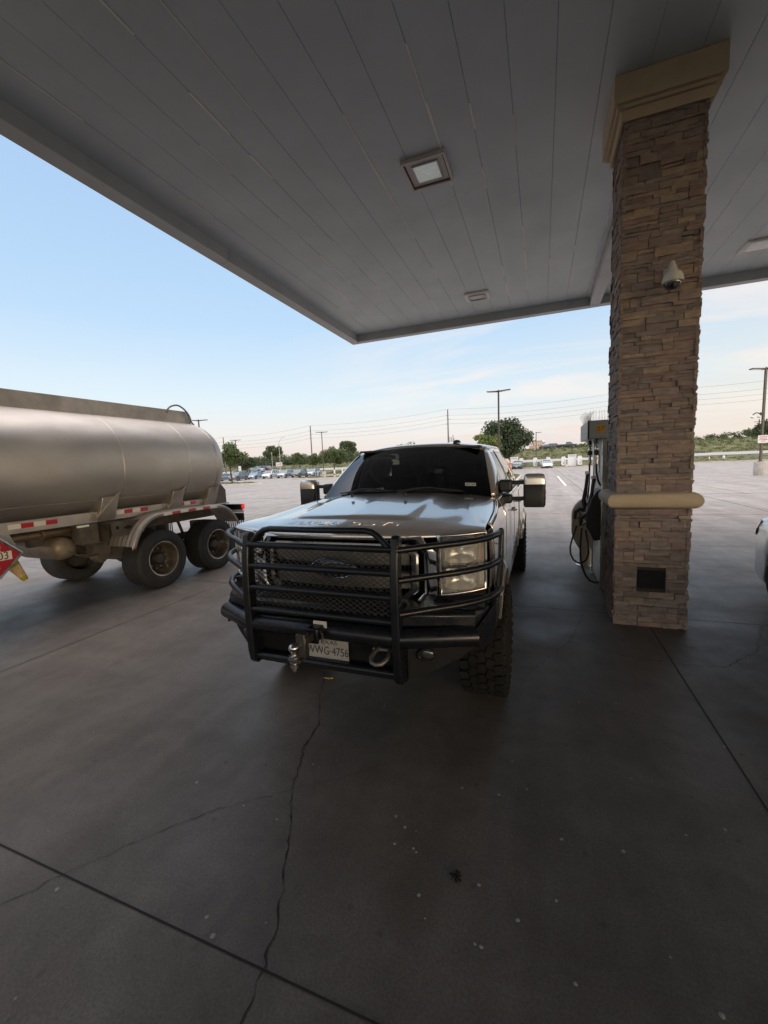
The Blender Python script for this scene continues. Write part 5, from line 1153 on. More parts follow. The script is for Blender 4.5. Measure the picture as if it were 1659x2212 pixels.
        zt, w, _ = keys(-h+.12); m = MB(); y0 = -h+.10
        m.prism([(s*w*.60, y0-.07, zt-.16), (s*w*.97, y0+.04, zt-.14), (s*w*1.0, y0+.22, zt-.05), (s*w*.97, y0+.16, zt-.01), (s*w*.62, y0-.02, zt-.05)], (0, .06, .012)); m.build('headlight', HLAMP, t, bevel=.008)
        m = MB(); R_ = []
        for y in list(np.linspace(h-.34, h-.03, 7))+[h-.0]:
            zt, w, _ = keys(y); e = 1.0 if y > h-.30 else .6; R_.append([(s*(w*(.93+.06*k)+.012), y+(.012 if y >= h-.001 else 0), zt-.04-.20*k*e) for k in (0, .35, .7, 1)])
        zt, w, _ = keys(h); R_.append([(s*w*.6, h+.014, zt-.04-.20*k) for k in (0, .35, .7, 1)])
        m.grid(R_); m.build('tail_lamp', TLAMP, t, ang=60)
        m = MB(); zt, w, _ = keys(h-.10); y0 = h-.10
        m.prism([(s*w*.58, y0+.075, zt-.20), (s*w*.99, y0-.0, zt-.22), (s*w*1.035, y0-.24, zt-.10), (s*w*1.02, y0-.20, zt-.03), (s*w*.60, y0+.06, zt-.05)], (0, -.05, .0))
        q = q0+.10; zt, w, _ = keys(Y(q)); m = MB(); m.box((s*(w+.07), Y(q), zt+.07), (.17, .09, .12)); m.build('wing_mirror', bo.data.materials[0], t, bevel=.02)
    zt, w, _ = keys(-h+.05); m = MB(); m.box((0, -h-.005, zt-.22), (w*1.0, .05, .16 if kind != 'coupe' else .05)); m.box((0, -h+.0, .34), (w*1.4, .05, .10)); m.build('grille', CARDARK, t, bevel=.01)
    m = MB(); m.box((0, -h-.035, .45), (.40, .01, .12)); m.build('number_plate', PLATE_W, t)
    m = MB(); m.box((0, 0, .30), (Wd*.86, L_*.86, .14)); m.build('underside', CARDARK, t)
    w0_ = None
    for sx in (-1, 1):
        for yc in (-wb, wb):
            if w0_ is None:
                w0_ = bpy.data.objects.new('wheel', None); COL.objects.link(w0_); w0_.parent = t
                m = MB(); m.lathe([(.21, -.1), (.30, -.11), (rr-.012, -.09), (rr, -.05), (rr, .05), (rr-.012, .09), (.30, .11), (.21, .1)], (0, 0, 0), 'x', 32 if hi else 20, cap=False); m.build('tyre', TYRE_FAR, w0_, ang=40)
                m = MB(); m.lathe([(.215, .1), (.20, .05), (.06, .06), (.001, .07)], (0, 0, 0), 'x', 20, cap=False); m.lathe([(.215, -.05), (.001, -.05)], (0, 0, 0), 'x', 20, cap=False)
                for i in range(5): a = 2*PI*i/5; m.box((.075, .12*math.sin(a), .12*math.cos(a)), (.03, .05, .17), Matrix.Rotation(-a, 3, 'X'))
                m.build('rim', WHEEL_FAR, w0_, ang=40); w = w0_
            else: w = copy_tree(w0_, t)
            w.location = (sx*(Wd/2-.13), yc, rr); w.rotation_euler = (0, 0, 0 if sx > 0 else PI)
    return t
car('white_car', 'white car at the right picture edge beyond the stone column', (3.535, 4.80, 0), 0, 'sedan', (.70, .71, .72), hi=True)
# the row parked at the left of the lot
G1 = 'cars parked in a row at the left of the lot'
def at(x, y, Y):       # point of the world where a measured ray crosses the plane at distance Y down the lane
    d = RC @ np.array([x-CXP, y-CYP, FPX]); k = Y/d[1]; return Vector((d[0]*k, Y, EYE+d[2]*k))
def on(x, Y, z=0.0): p = at(x, 1010, Y); return Vector((p.x, Y, z))
def car_at(px, depth, *a, **k):
    d = RC @ np.array([px-CXP, 1015-CYP, FPX]); dep = depth/FPX; return (d[0]*dep, d[1]*dep, 0)
row = [(477, 76, 'suv', (.32, .37, .43), 'pale grey car half hidden behind the tanker, leftmost of the parked row', 'sedan'),
       (513, 76, 'suv', (.11, .125, .15), 'dark grey compact suv nearest the tanker in the parked row', 'suv'),
       (552, 82, 'sedan', (.28, .36, .47), 'light blue-grey sedan between the dark suv and the white suv', 'sedan'),
       (584, 82, 'suv', (.66, .68, .70), 'white suv in the middle of the parked row', 'suv'),
       (616, 82, 'suv', (.36, .40, .45), 'silver suv parked right of the white suv', 'suv'),
       (646, 82, 'suv', (.06, .068, .08), 'black suv parked between two silver cars', 'suv'),
       (676, 86, 'suv', (.34, .40, .47), 'silver crossover parked behind the small island tree', 'suv')]
for px, dep, k, c, lab, kind in row: car('parked_car', lab, car_at(px, dep), .10, kind, c, G1)
car('parked_car', 'dark red car parked behind the dark grey suv and the sedan', car_at(531, 87), .10, 'sedan', (.20, .015, .03), G1)
car('charging_car', 'dark green coupe parked at the charging posts beside the person in pink', (-4.05, 82.2-2.3, 0), -.05, 'coupe', (.02, .05, .05), hi=False)
car('charging_car', 'white electric car facing out at the charging posts', (.78, 82.0-2.0, 0), .10, 'coupe', (.75, .76, .77), hi=False)
zr = lambda x, y: terr(x, y)+.06
p = on(553, 103); car('passing_pickup', 'pale blue pickup driving on the road behind the parked row', (p.x, 103, zr(p.x, 103)), PI/2, 'pickup', (.30, .38, .42), cat='pickup truck')
p = on(575, 106); car('passing_car', 'dark red car driving on the road behind the pale pickup', (p.x, 106, zr(p.x, 106)), PI/2, 'suv', (.13, .02, .03))
for px, Y, c, lab, kind, rz in ((1219+8, 141, (.025, .035, .035), 'dark pickup on top of the grassy highway bank', 'pickup', PI/2), (1182, 141, (.03, .03, .032), 'small black car on the highway bank near the lamp post', 'sedan', PI/2), (1199, 142, (.028, .028, .03), 'black suv on the highway bank left of the dark pickup', 'suv', PI/2)):
    p = at(px, 965, Y); car('highway_vehicle', lab, (p.x, Y, terr(p.x, Y)+.25), rz, kind, c, cat='pickup truck' if kind == 'pickup' else 'car')
# ================================================================ CHARGERS
CHW = M('charger_white', (.78, .78, .79), .35, 0, .03, 3)
G2 = 'white charging posts along the far kerb'
def charger(px, label, ztop=1.9):
    p = on(px, 81.3); t = thing('charging_post', label, 'ev charger', (p.x, 81.3, .12), group=G2); m = MB(); hw = .36
    poly = [(-hw, 1.62), (-hw+.08, 1.76), (-.18, 1.79), (.18, 1.79), (hw-.08, 1.76), (hw, 1.62), (hw, .42), (hw-.06, .26), (hw-.18, .17), (0, .14), (-hw+.18, .17), (-hw+.06, .26), (-hw, .42)]
    m.prism([(x, -.11, z) for x, z in poly], (0, .22, 0)); m.build('shell', CHW, t, bevel=.03)
    m = MB(); m.box((0, 0, .09), (.5, .26, .18)); m.build('base', CARDARK, t)
    m = MB(); m.box((0, -.113, 1.66), (.30, .008, .035)); m.build('light_strip', RED, t)
    m = MB(); m.tube([(.20, -.13, 1.3), (.26, -.16, .8), (.15, -.16, .45), (.05, -.14, .5), (.02, -.13, .9)], .02, 6); m.build('cable', CARDARK, t)
for px, lab in ((1094, 'charging post left of the person in pink, leftmost of its row'), (1126, 'charging post right behind the dark green coupe'), (1156, 'charging post between the green coupe and the white electric car'), (1184, 'charging post right behind the white electric car'), (1217, 'charging post just left of the right white cabinet'), (1252, 'charging post between the right white cabinet and the fuel dispenser')): charger(px, lab)
for px, lab in ((1111, 'tall white charger cabinet behind the dark green coupe'), (1235.5, 'tall white charger cabinet between two charging posts at right')):
    p = on(px, 82.2); t = thing('charger_cabinet', lab, 'cabinet', (p.x, 82.2, .16), group='white charger cabinets')
    m = MB(); m.box((0, 0, 1.02), (1.35, .9, 2.0)); m.build('cabinet_body', CHW, t, bevel=.03)
    m = MB()
    for i in range(6): m.box((0, -.455, 1.92-i*.045), (1.1, .01, .022))
    m.build('vent', M('vent_grey', (.25, .25, .26), .6), t)
    m = MB(); m.box((0, -.453, .95), (.95, .008, 1.35)); m.build('cabinet_door', CHW, t)
p = on(1217+7, 81.9); t = thing('meter_cabinet', 'narrow pale cabinet standing left of the tall charger cabinet', 'cabinet', (p.x, 81.9, .12)); m = MB(); m.box((0, 0, .75), (.45, .5, 1.45)); m.build('cabinet_body', CHW, t, bevel=.02); m = MB(); m.box((0, -.253, .8), (.3, .006, .9)); m.build('cabinet_door', PANEL_G, t)
# bicycle-rack-like pale hoop at the kerb beside the dispenser
p = on(1288, 82.5); t = thing('kerb_hoop', 'pale hoop standing at the far kerb beside the dispenser hoses', 'bollard', (p.x, 82.5, .2)); m = MB(); m.tube([(-.5, 0, -.1), (-.5, 0, 1.0), (-.35, 0, 1.2), (.35, 0, 1.2), (.5, 0, 1.0), (.5, 0, -.1)], .09, 8); m.build('hoop', BEI, t, ang=60)
# ================================================================ PERSON
def person():
    t = thing('person', 'person in pink shirt and shorts standing by the chargers looking at a phone', 'person', (-3.97, 58.6, 0), .2)
    SK = M('skin', (.42, .24, .17), .6); PK = M('pink_cloth', (.66, .30, .27), .9, 0, .1, 8); PS = M('pale_pink_shorts', (.68, .42, .38), .9); HR = M('dark_hair', (.025, .02, .018), .7)
    V = [((0, 0, .93), .15), ((0, .01, 1.12), .14), ((0, .01, 1.34), .16), ((0, .0, 1.47), .075), ((0, -.02, 1.56), .062), ((0, -.045, 1.66), .095), ((0, -.03, 1.74), .085),
         ((.10, 0, .88), .10), ((.11, -.02, .50), .062), ((.115, .02, .10), .045), ((.12, -.10, .035), .04), ((-.10, 0, .88), .10), ((-.11, -.03, .50), .062), ((-.13, .0, .10), .045), ((-.14, -.12, .035), .04),
         ((.19, 0, 1.40), .065), ((.24, -.03, 1.14), .048), ((.13, -.24, 1.22), .037), ((.05, -.31, 1.27), .03), ((-.19, 0, 1.40), .065), ((-.24, -.03, 1.14), .048), ((-.13, -.24, 1.22), .037), ((-.05, -.31, 1.27), .03)]
    E_ = [(0, 1), (1, 2), (2, 3), (3, 4), (4, 5), (5, 6), (0, 7), (7, 8), (8, 9), (9, 10), (0, 11), (11, 12), (12, 13), (13, 14), (2, 15), (15, 16), (16, 17), (17, 18), (2, 19), (19, 20), (20, 21), (21, 22)]
    def skin(name, vs, es, mat, k=1.0, root=0):
        me = bpy.data.meshes.new(name); me.from_pydata([v for v, _ in vs], es, []); me.materials.append(mat); o = bpy.data.objects.new(name, me); COL.objects.link(o); o.parent = t
        md = o.modifiers.new('skin', 'SKIN'); md.use_smooth_shade = True
        for i, (_, r) in enumerate(vs): me.skin_vertices[0].data[i].radius = (r*k, r*k*.82)
        me.skin_vertices[0].data[root].use_root = True
        o.modifiers.new('sub', 'SUBSURF').render_levels = 2; return o
    skin('body', V, E_, SK)
    skin('shirt', [((0, 0, .90), .165), ((0, .01, 1.12), .155), ((0, .01, 1.34), .172), ((0, 0, 1.45), .10), ((.19, 0, 1.40), .08), ((.23, -.02, 1.22), .066), ((-.19, 0, 1.40), .08), ((-.23, -.02, 1.22), .066)], [(0, 1), (1, 2), (2, 3), (2, 4), (4, 5), (2, 6), (6, 7)], PK)
    skin('shorts', [((0, 0, .93), .16), ((.105, 0, .86), .115), ((.11, -.02, .55), .098), ((-.105, 0, .86), .115), ((-.11, -.03, .55), .098)], [(0, 1), (1, 2), (0, 3), (3, 4)], PS)
    m = MB(); m.sphere((0, -.025, 1.735), .098, (1, 1.08, .85), 14, 8, (0, PI/2+.15)); m.build('hair', HR, t)
    m = MB(); m.box((0, -.345, 1.29), (.075, .012, .15), Matrix.Rotation(.5, 3, 'X')); ph = m.build('phone', CARDARK, None); ph.location = (-3.97, 58.6, 0); ph.rotation_euler = (0, 0, .2); tag(ph, 'dark phone held up by the person in pink', 'phone')
    for s in (-1, 1):
        m = MB(); m.sphere((s*.13, -.07, .045), .06, (.8, 1.7, .7), 10, 6); m.build('shoe', CHW, t)
person()
# ================================================================ LAMP POSTS, POLES, WIRES
BRONZE = M('bronze_pole', (.075, .062, .052), .5, .3, .15, 4); GALVP = M('galvanised_pole', (.42, .42, .42), .5, .6, .15, 3); WOODP = M('weathered_pole', (.16, .125, .10), .9, 0, .25, 3, stretch=(1, 1, .2)); BLOCK = M('lamp_base_concrete', (.42, .38, .34), .9, 0, .2, 3, .1, 20)
def lot_lamp(loc, H, label, az=0.0, heads=(-1, 1), base=True, group='bronze lot lamps'):
    t = thing('lot_lamp', label, 'street lamp', loc, az, group); z0 = .98 if base else 0
    if base: m = MB(); m.lathe([(.36, 0), (.36, .93), (.33, .98)], (0, 0, 0), 'z', 20); m.build('concrete_base', BLOCK, t, ang=40)
    m = MB(); m.box((0, 0, (H+z0)/2), (.125, .125, H-z0)); m.box((0, 0, z0+.02), (.26, .26, .05)); m.build('pole', BRONZE, t)
    for s in heads:
        m = MB(); m.hexa([(s*.10, -.16, H-.10), (s*.98, -.20, H-.03), (s*.98, .20, H-.03), (s*.10, .16, H-.10), (s*.10, -.14, H+.0), (s*.98, -.18, H+.04), (s*.98, .18, H+.04), (s*.10, .14, H+.0)]); m.tube([(0, 0, H-.02), (s*.3, 0, H-.02)], .04, 8); hd_ = m.build('lamp_head', BRONZE, t, bevel=.01)
        m = MB(); m.hexa([(s*.30, -.14, H-.094), (s*.92, -.16, H-.045), (s*.92, .16, H-.045), (s*.30, .14, H-.094), (s*.30, -.14, H-.085), (s*.92, -.16, H-.035), (s*.92, .16, H-.035), (s*.30, .14, H-.085)]); m.build('lamp_lens', LENS, hd_)
    m = MB(); m.lathe([(.10, H-.06), (.13, H), (.001, H+.10)], (0, 0, 0), 'z', 12); m.build('pole_cap', BRONZE, t)
    return t
mid = lot_lamp((-3.46, 37.5, 0), 7.72, 'tall twin-headed lot lamp in front of the big dark tree', -.1)
rt = lot_lamp((14.62, 37.4, 0), 7.45, 'twin-headed lot lamp at the right edge with a concrete base and cameras', .25)
p = on(699, 60.5); lot_lamp((p.x, 60.5, .15), 7.35, 'twin-headed lot lamp on the grass island by the crossover', .45)
p = on(513, 63); lot_lamp((p.x, 63, 0), 7.45, 'twin-headed lot lamp rising behind the left island tree', .5)
p = on(438, 38); lot_lamp((p.x, 38, 0), 7.82, 'twin-headed lot lamp showing above the rear end of the tanker', .5)
p = on(1158, 84); lot_lamp((p.x, 84, .3), 6.3, 'single-headed lamp post behind the charging posts', 0, (1,), False)
# things fixed to the right lamp post
t = thing('pole_camera', 'pair of white dome cameras on a curved arm on the right lamp post', 'camera', (14.62, 37.3, 4.2))
m = MB(); m.box((-.12, 0, .12), (.20, .14, .22)); m.tube([(-.20, 0, .12), (-.34, 0, .20), (-.46, 0, .22), (-.60, 0, .12), (-.64, 0, -.02)], .035, 8); m.build('arm', BRONZE, t, ang=60)
for x in (-.64, -.26): m = MB(); m.sphere((x, 0, -.06), .12, (1, 1, .9), 14, 8); m.build('camera_dome', WHITE_PAINT, t)
t = thing('pole_sign', 'white notice sign with red lettering on the right lamp post', 'sign', (14.62, 37.30, 2.56)); m = MB(); m.box((.05, 0, 0), (.62, .02, .54)); m.build('board', WHITE_PAINT, t)
m = MB()
for i, w in enumerate((.46, .40, .48, .30)): m.box((.05, -.012, .16-i*.10), (w, .004, .035))
m.build('sign_lines', M('sign_red', (.45, .05, .04), .6), t)
# cobra-head street light
p = on(606, 109); gz_ = terr(p.x, 109); t = thing('street_light', 'grey street light with a single raised arm beyond the parked row', 'street lamp', (p.x, 109, gz_))
m = MB(); m.tube([(0, 0, 0), (0, 0, 8.7)], [.11, .08], 10); m.build('pole', GALVP, t); m = MB(); m.tube([(0, 0, 8.5), (.5, 0, 9.3), (1.2, 0, 9.85), (1.7, 0, 9.95)], .045, 8); m.build('arm', GALVP, t, ang=60); m = MB(); m.hexa([(1.6, -.12, 9.88), (2.35, -.1, 9.92), (2.35, .1, 9.92), (1.6, .12, 9.88), (1.6, -.1, 10.0), (2.3, -.06, 10.0), (2.3, .06, 10.0), (1.6, .1, 10.0)]); m.build('lamp_head', GALVP, t)
# utility poles and wires
tops = [at(482, 945, 96), at(670, 920, 96), at(967, 885, 96)]
d = (tops[2]-tops[0])/2; nx = tops[2]+Vector((35.5, 0, .45)); pv = tops[0]-Vector((31, 0, .6)); far_ = nx+Vector((36, 0, .6))
PL = ['slim utility pole just left of the tallest island tree', 'slim utility pole between the street light and the island lamp', 'utility pole with insulators and antennas behind the pickup roof']
for q, lab in zip(tops, PL):
    g = terr(q.x, 96); t = thing('utility_pole', lab, 'utility pole', (q.x, 96, g), group='utility poles along the road'); Hh = q.z-g
    m = MB(); m.tube([(0, 0, -.3), (0, 0, Hh)], [.19, .12], 10); m.build('pole', WOODP, t)
    for dz, sx in ((-.15, 0), (-1.4, -1), (-2.3, 1), (-3.3, -1)): m = MB(); m.tube([(0, 0, Hh+dz), (sx*.42, 0, Hh+dz+.06), (sx*.45, 0, Hh+dz+.28)], .05, 6); m.build('insulator', GALVP, t)
q = tops[2]; t = thing('pole_antenna', 'cluster of small white antennas on the utility pole behind the pickup', 'antenna', (q.x, 96, 6.2))
m = MB()
for dx, dz, h_ in ((.35, 0, 1.3), (.75, .1, 1.1), (1.1, .1, 1.6), (1.3, -.1, 1.0)): m.box((dx, 0, dz+h_/2), (.16, .12, h_))
m.box((.7, 0, .35), (1.5, .06, .08)); m.build('antenna_panels', GALVP, t)
WIRE = M('wire', (.17, .16, .16), .6)
for k, dz in enumerate((0.1, -1.25, -2.2, -3.15)):
    m = MB(); chain = [pv, tops[0], tops[1], tops[2], nx, far_]; pts = []
    for a, b in zip(chain, chain[1:]):
        for u in np.linspace(0, 1, 15)[:-1]: q = a.lerp(b, u); pts.append((q.x, 96, q.z+dz-.9*4*u*(1-u)*.8))
    m.tube(pts, .019, 5); w = m.build('power_line', WIRE); tag(w, ['topmost power line strung between the utility poles', 'second power line from the top between the utility poles', 'third power line from the top between the utility poles', 'lowest power line strung between the utility poles'][k], 'power line', 'power lines along the road')
p = on(1634, 150); t = thing('distant_pole', 'small dark utility pole far off beside the right-hand tree', 'utility pole', (p.x, 150, terr(p.x, 150))); q = at(1634, 906, 150); m = MB(); m.tube([(0, 0, 0), (0, 0, q.z-terr(p.x, 150))], .16, 8); m.build('pole', WOODP, t); m = MB(); m.box((0, 0, q.z-terr(p.x, 150)-.7), (2.4, .15, .15)); m.build('crossarm', WOODP, t)
p = on(589, 118); t = thing('thin_pole', 'thin pale pole standing before the woods left of the street light', 'utility pole', (p.x, 118, terr(p.x, 118))); m = MB(); m.tube([(0, 0, 0), (0, 0, 6.0)], .10, 8); m.build('pole', GALVP, t); m = MB(); m.box((0, 0, 5.4), (1.2, .1, .1)); m.build('crossarm', GALVP, t)
# ================================================================ SIGNS, CONES, BOLLARDS
p = at(603, 1003, 112); t = thing('roadside_sign', 'white roadside sign on a post beside the street light', 'sign', (p.x, 112, terr(p.x, 112))); m = MB(); m.box((0, 0, p.z-terr(p.x, 112)), (2.3, .08, 1.25)); m.build('board', M('sign_white', (.70, .66, .64), .6), t); m = MB(); m.box((0, -.05, p.z-terr(p.x, 112)), (1.7, .02, .18)); m.build('sign_band', M('sign_salmon', (.55, .33, .29), .6), t); m = MB(); m.box((-.6, 0, .6), (.1, .1, 1.4)); m.box((.6, 0, .6), (.1, .1, 1.4)); m.build('sign_posts', GALVP, t)
p = on(518, 66); t = thing('lot_sign', 'small white sign on a short post under the left trees', 'sign', (p.x, 66, 0)); m = MB(); m.box((0, 0, 2.2), (.6, .04, .95)); m.build('board', WHITE_PAINT, t); m = MB(); m.cyl((0, .04, 0), (0, .04, 2.6), .035, 8); m.build('post', GALVP, t)
for px, Y, lab in ((722, 62, 'red and white post on the island right of the lamp base'), (739, 64, 'white capped post on the island beside the windshield edge')):
    p = on(px, Y); t = thing('guard_post', lab, 'bollard', (p.x, Y, .14), group='posts on the grass island'); m = MB(); m.lathe([(.13, .0), (.13, 1.1), (.001, 1.2)], (0, 0, 0), 'z', 14); m.build('post', WHITE_PAINT, t); m = MB(); m.lathe([(.135, .25), (.135, .5)], (0, 0, 0), 'z', 14, cap=False); m.build('band', RED, t)
p = on(1562, 86.5); t = thing('traffic_cone', 'white-banded traffic cone on the grass verge at right', 'traffic cone', (p.x, 86.5, terr(p.x, 86.5))); m = MB(); m.lathe([(.24, .05), (.05, .95)], (0, 0, 0), 'z', 16); m.box((0, 0, .025), (.6, .6, .05)); m.build('cone_body', M('pale_cone', (.50, .47, .48), .5), t); m = MB(); m.lathe([(.196, .32), (.135, .6)], (0, 0, 0), 'z', 16, cap=False); m.v = [(x*1.02, y*1.02, z) for x, y, z in m.v]; m.build('reflective_band', CHW, t)
p = on(1531, 84.8); t = thing('marker_post', 'short orange and white marker post on the right verge', 'bollard', (p.x, 84.8, terr(p.x, 84.8))); m = MB(); m.lathe([(.09, 0), (.08, .8), (.03, .84)], (0, 0, 0), 'z', 12); m.build('post', M('marker_orange', (.50, .22, .10), .6), t); m = MB(); m.lathe([(.088, .3), (.085, .6)], (0, 0, 0), 'z', 12, cap=False); m.build('band', CHW, t)
# islands with kerbs
def island(name, pts, label=None):
    m = MB(); m.prism([(x, y, -.05) for x, y in pts], (0, 0, .20)); c = Vector((sum(p[0] for p in pts)/len(pts), sum(p[1] for p in pts)/len(pts))); k = m.build('island_kerb', KERB, bevel=.03); tag(k, kind='structure')
    m = MB(); q = [((x-c.x)*.93+c.x, (y-c.y)*.93+c.y) for x, y in pts]; m.prism([(x, y, .10) for x, y in q], (0, 0, .075)); g = m.build('island_grass', GRASS); tag(g, kind='structure')
island('a', [(-48.5, 47.0), (-46.0, 44.5), (-37.5, 43.4), (-34.6, 43.6), (-34.2, 45), (-38, 47.5), (-46, 50.5), (-48.6, 49.5)])
island('b', [(-39.8, 60.5), (-37.5, 58.6), (-31.0, 58.4), (-26, 60.5), (-25.5, 63), (-30, 66.5), (-38, 68.0), (-40.2, 65)])
island('c', [(-5.8, 34.8), (-4.6, 33.8), (-2.6, 33.9), (-1.9, 35.2), (-2.0, 47), (-2.6, 50), (-4, 51), (-5.6, 50), (-5.9, 40)])
# ================================================================ WATER TOWER, FAR BUILDING
p = at(1171, 955, 620); t = thing('water_tower', 'pale blue water tower far off behind the lamp post', 'water tower', (p.x, 620, 4)); H = p.z-4
m = MB(); m.sphere((0, 0, H), 4.6, (1, 1, .62), 28, 14); m.build('water_tank', M('tower_blue', (.50, .58, .64), .5), t); m = MB(); m.lathe([(2, 0), (1.1, 4), (1.0, H-4), (2.2, H-2)], (0, 0, 0), 'z', 20); m.build('column', M('tower_column', (.55, .58, .62), .5), t)
p = at(1161, 953.5, 420); t = thing('far_building', 'peach-coloured tall building far off below the water tower', 'building', (p.x, 420, 4)); H = p.z-4
PEACH = M('peach_wall', (.58, .44, .36), .8, 0, .08, .2)
m = MB(); m.box((0, 0, H/2), (8.6, 10, H)); m.box((-5.5, 0, H*.36), (3.6, 8, H*.72)); m.build('walls', PEACH, t); m = MB()
for i in range(4):
    for j in range(3): m.box((-3+i*2, -5.02, H*.3+j*H*.2), (.9, .06, H*.1))
m.build('windows', CARGLASS, t); m = MB(); m.box((0, 0, H+.25), (9, 10.4, .5)); m.build('roof', M('peach_roof', (.36, .28, .24), .8), t)
# ================================================================ TREES AND GREENERY
def leaf_mat(name, dark, light):
    m = bpy.data.materials.new(name); m.use_nodes = True; t = m.node_tree; b = t.nodes['Principled BSDF']; b.inputs['Roughness'].default_value = .65; b.inputs['Specular IOR Level'].default_value = .3
    g = t.nodes.new('ShaderNodeNewGeometry'); r = t.nodes.new('ShaderNodeValToRGB'); e = r.color_ramp.elements; e[0].color = (*dark, 1); e[1].color = (*light, 1); e[0].position = .15; e[1].position = .95
    t.links.new(g.outputs['Random Per Island'], r.inputs[0]); t.links.new(r.outputs[0], b.inputs['Base Color'])
    tr = t.nodes.new('ShaderNodeBsdfTranslucent'); t.links.new(r.outputs[0], tr.inputs[0]); mx = t.nodes.new('ShaderNodeMixShader'); mx.inputs[0].default_value = .25
    o = t.nodes['Material Output']; t.links.new(b.outputs[0], mx.inputs[1]); t.links.new(tr.outputs[0], mx.inputs[2]); t.links.new(mx.outputs[0], o.inputs[0]); return m
OAK = leaf_mat('oak_leaves', (.028, .046, .026), (.105, .135, .068)); ELM = leaf_mat('elm_leaves', (.045, .075, .030), (.165, .205, .085)); YLW = leaf_mat('young_leaves', (.075, .11, .030), (.24, .27, .09)); WOODL = leaf_mat('wood_leaves', (.055, .078, .042), (.165, .195, .100)); SHRUB = leaf_mat('shrub_leaves', (.045, .065, .030), (.15, .17, .075)); TALLG = leaf_mat('tall_grass', (.06, .085, .028), (.20, .21, .085))
BARK = M('bark', (.085, .068, .052), .95, 0, .3, 6, .4, 20)
RNG = np.random.default_rng(5)
def leaves(centers, rads, n, size, flat=.75):
    """n leaf quads scattered in clumps; returns verts, faces"""
    centers = np.array(centers); rads = np.array(rads); w = rads**2/np.sum(rads**2); idx = RNG.choice(len(centers), n, p=w)
    d = RNG.normal(size=(n, 3)); d /= np.linalg.norm(d, axis=1)[:, None]; r = rads[idx]*np.clip(RNG.random(n)**.42, .15, 1)
    P = centers[idx]+d*r[:, None]*np.array([1, 1, flat])
    a = RNG.normal(size=(n, 3)); a /= np.linalg.norm(a, axis=1)[:, None]; b = np.cross(a, RNG.normal(size=(n, 3))); b /= np.linalg.norm(b, axis=1)[:, None]
    s = size*RNG.uniform(.6, 1.35, n)[:, None]; a = a*s; b = b*s*.55
    V = np.stack([P-a, P+b*.9, P+a, P-b*.9], 1).reshape(-1, 3); F = np.arange(4*n).reshape(-1, 4); return V, F
def leaf_obj(name, V, F, mat, parent=None):
    me = bpy.data.meshes.new(name); me.from_pydata(V.tolist(), [], F.tolist()); me.materials.append(mat); o = bpy.data.objects.new(name, me); COL.objects.link(o)
    if parent is not None: o.parent = parent
    return o
def tree(label, loc, zc, R, Rz, n, size, mat, trunk=.16, nclump=26, seed=1, squash=1.0, gap=.33, stems=1):
    rg = random.Random(seed); t = thing('tree', label, 'tree', loc); C = []; RR = []
    for k in range(nclump):
        th = rg.random()*2*PI; u = rg.uniform(-.85, 1); rr = (rg.random()**.45)
        h = math.sqrt(max(0, 1-u*u))*rr; C.append((R*.80*h*math.cos(th)*squash, R*.80*h*math.sin(th), zc+Rz*.78*u*rr)); RR.append(R*gap*rg.uniform(.65, 1.25))
    m = MB()
    for s in range(stems):
        off = Vector((rg.uniform(-.4, .4)*(stems > 1), rg.uniform(-.3, .3)*(stems > 1), 0)); base = Vector((0, 0, 0))+off*.5; fork = Vector((rg.uniform(-.15, .15), rg.uniform(-.1, .1), zc-Rz*.75))+off*1.5
        m.tube([base-Vector((0, 0, .3)), base.lerp(fork, .5)+Vector((rg.uniform(-.06, .06), 0, 0)), fork], [trunk*1.15, trunk*.9, trunk*.75], 9)
        for k in range(0, nclump, max(1, stems*2)): c = Vector(C[(k+s) % nclump]); mid_ = fork.lerp(c, .5)+Vector((rg.uniform(-.3, .3), rg.uniform(-.3, .3), rg.uniform(-.1, .3)))*R*.2; m.tube([fork-Vector((0, 0, .05)), mid_, c], [trunk*.5, trunk*.28, trunk*.08], 6)
    m.build('trunk', BARK, t, ang=60)
    V, F = leaves(C, RR, n, size); leaf_obj('crown', V, F, mat, t); return t
p = on(1092, 91); tree('big dark oak standing behind the charging posts', (p.x, 91, terr(p.x, 91)), 5.2, 6.9, 4.6, 15000, .26, OAK, .42, 46, 3, gap=.30)
p = on(1054, 46.5); tree('small yellow-green tree on the kerbed island before the big oak', (p.x, 46.5, .12), 3.55, 1.75, 1.75, 3800, .11, YLW, .075, 26, 8, gap=.30)
p = on(502, 50); tree('tall island tree with leafy crown beside the rear of the tanker', (p.x+.1, 49.6, .12), 4.05, 2.45, 1.95, 7000, .13, ELM, .13, 30, 4, gap=.31)
p = on(532, 76); tree('low leaning tree with several stems behind the parked sedan', (p.x, 76, .0), 3.35, 3.1, 1.7, 6500, .16, OAK, .12, 28, 12, gap=.32, stems=3)
p = on(683, 64.5); tree('thin young tree on the grass island in front of the crossover', (p.x, 64.5, .12), 3.05, 1.55, 1.35, 3600, .12, ELM, .06, 24, 6, gap=.30)
p = on(722, 88); tree('rounded green tree behind the island lamp near the windshield edge', (p.x, 88, terr(p.x, 88)), 3.9, 3.6, 2.1, 7500, .17, ELM, .13, 32, 21, gap=.30)
p = on(648, 104+7); tree('broad green tree between the street light and the island lamp', (p.x, 111, terr(p.x, 111)), 3.3, 3.4, 2.2, 5500, .2, ELM, .18, 28, 17, gap=.32)
p = on(1651, 148); tree('dark round tree on the bank at the right picture edge', (p.x, 148, terr(p.x, 148)), 2.3, 4.6, 3.1, 7000, .28, OAK, .3, 30, 9, gap=.32)
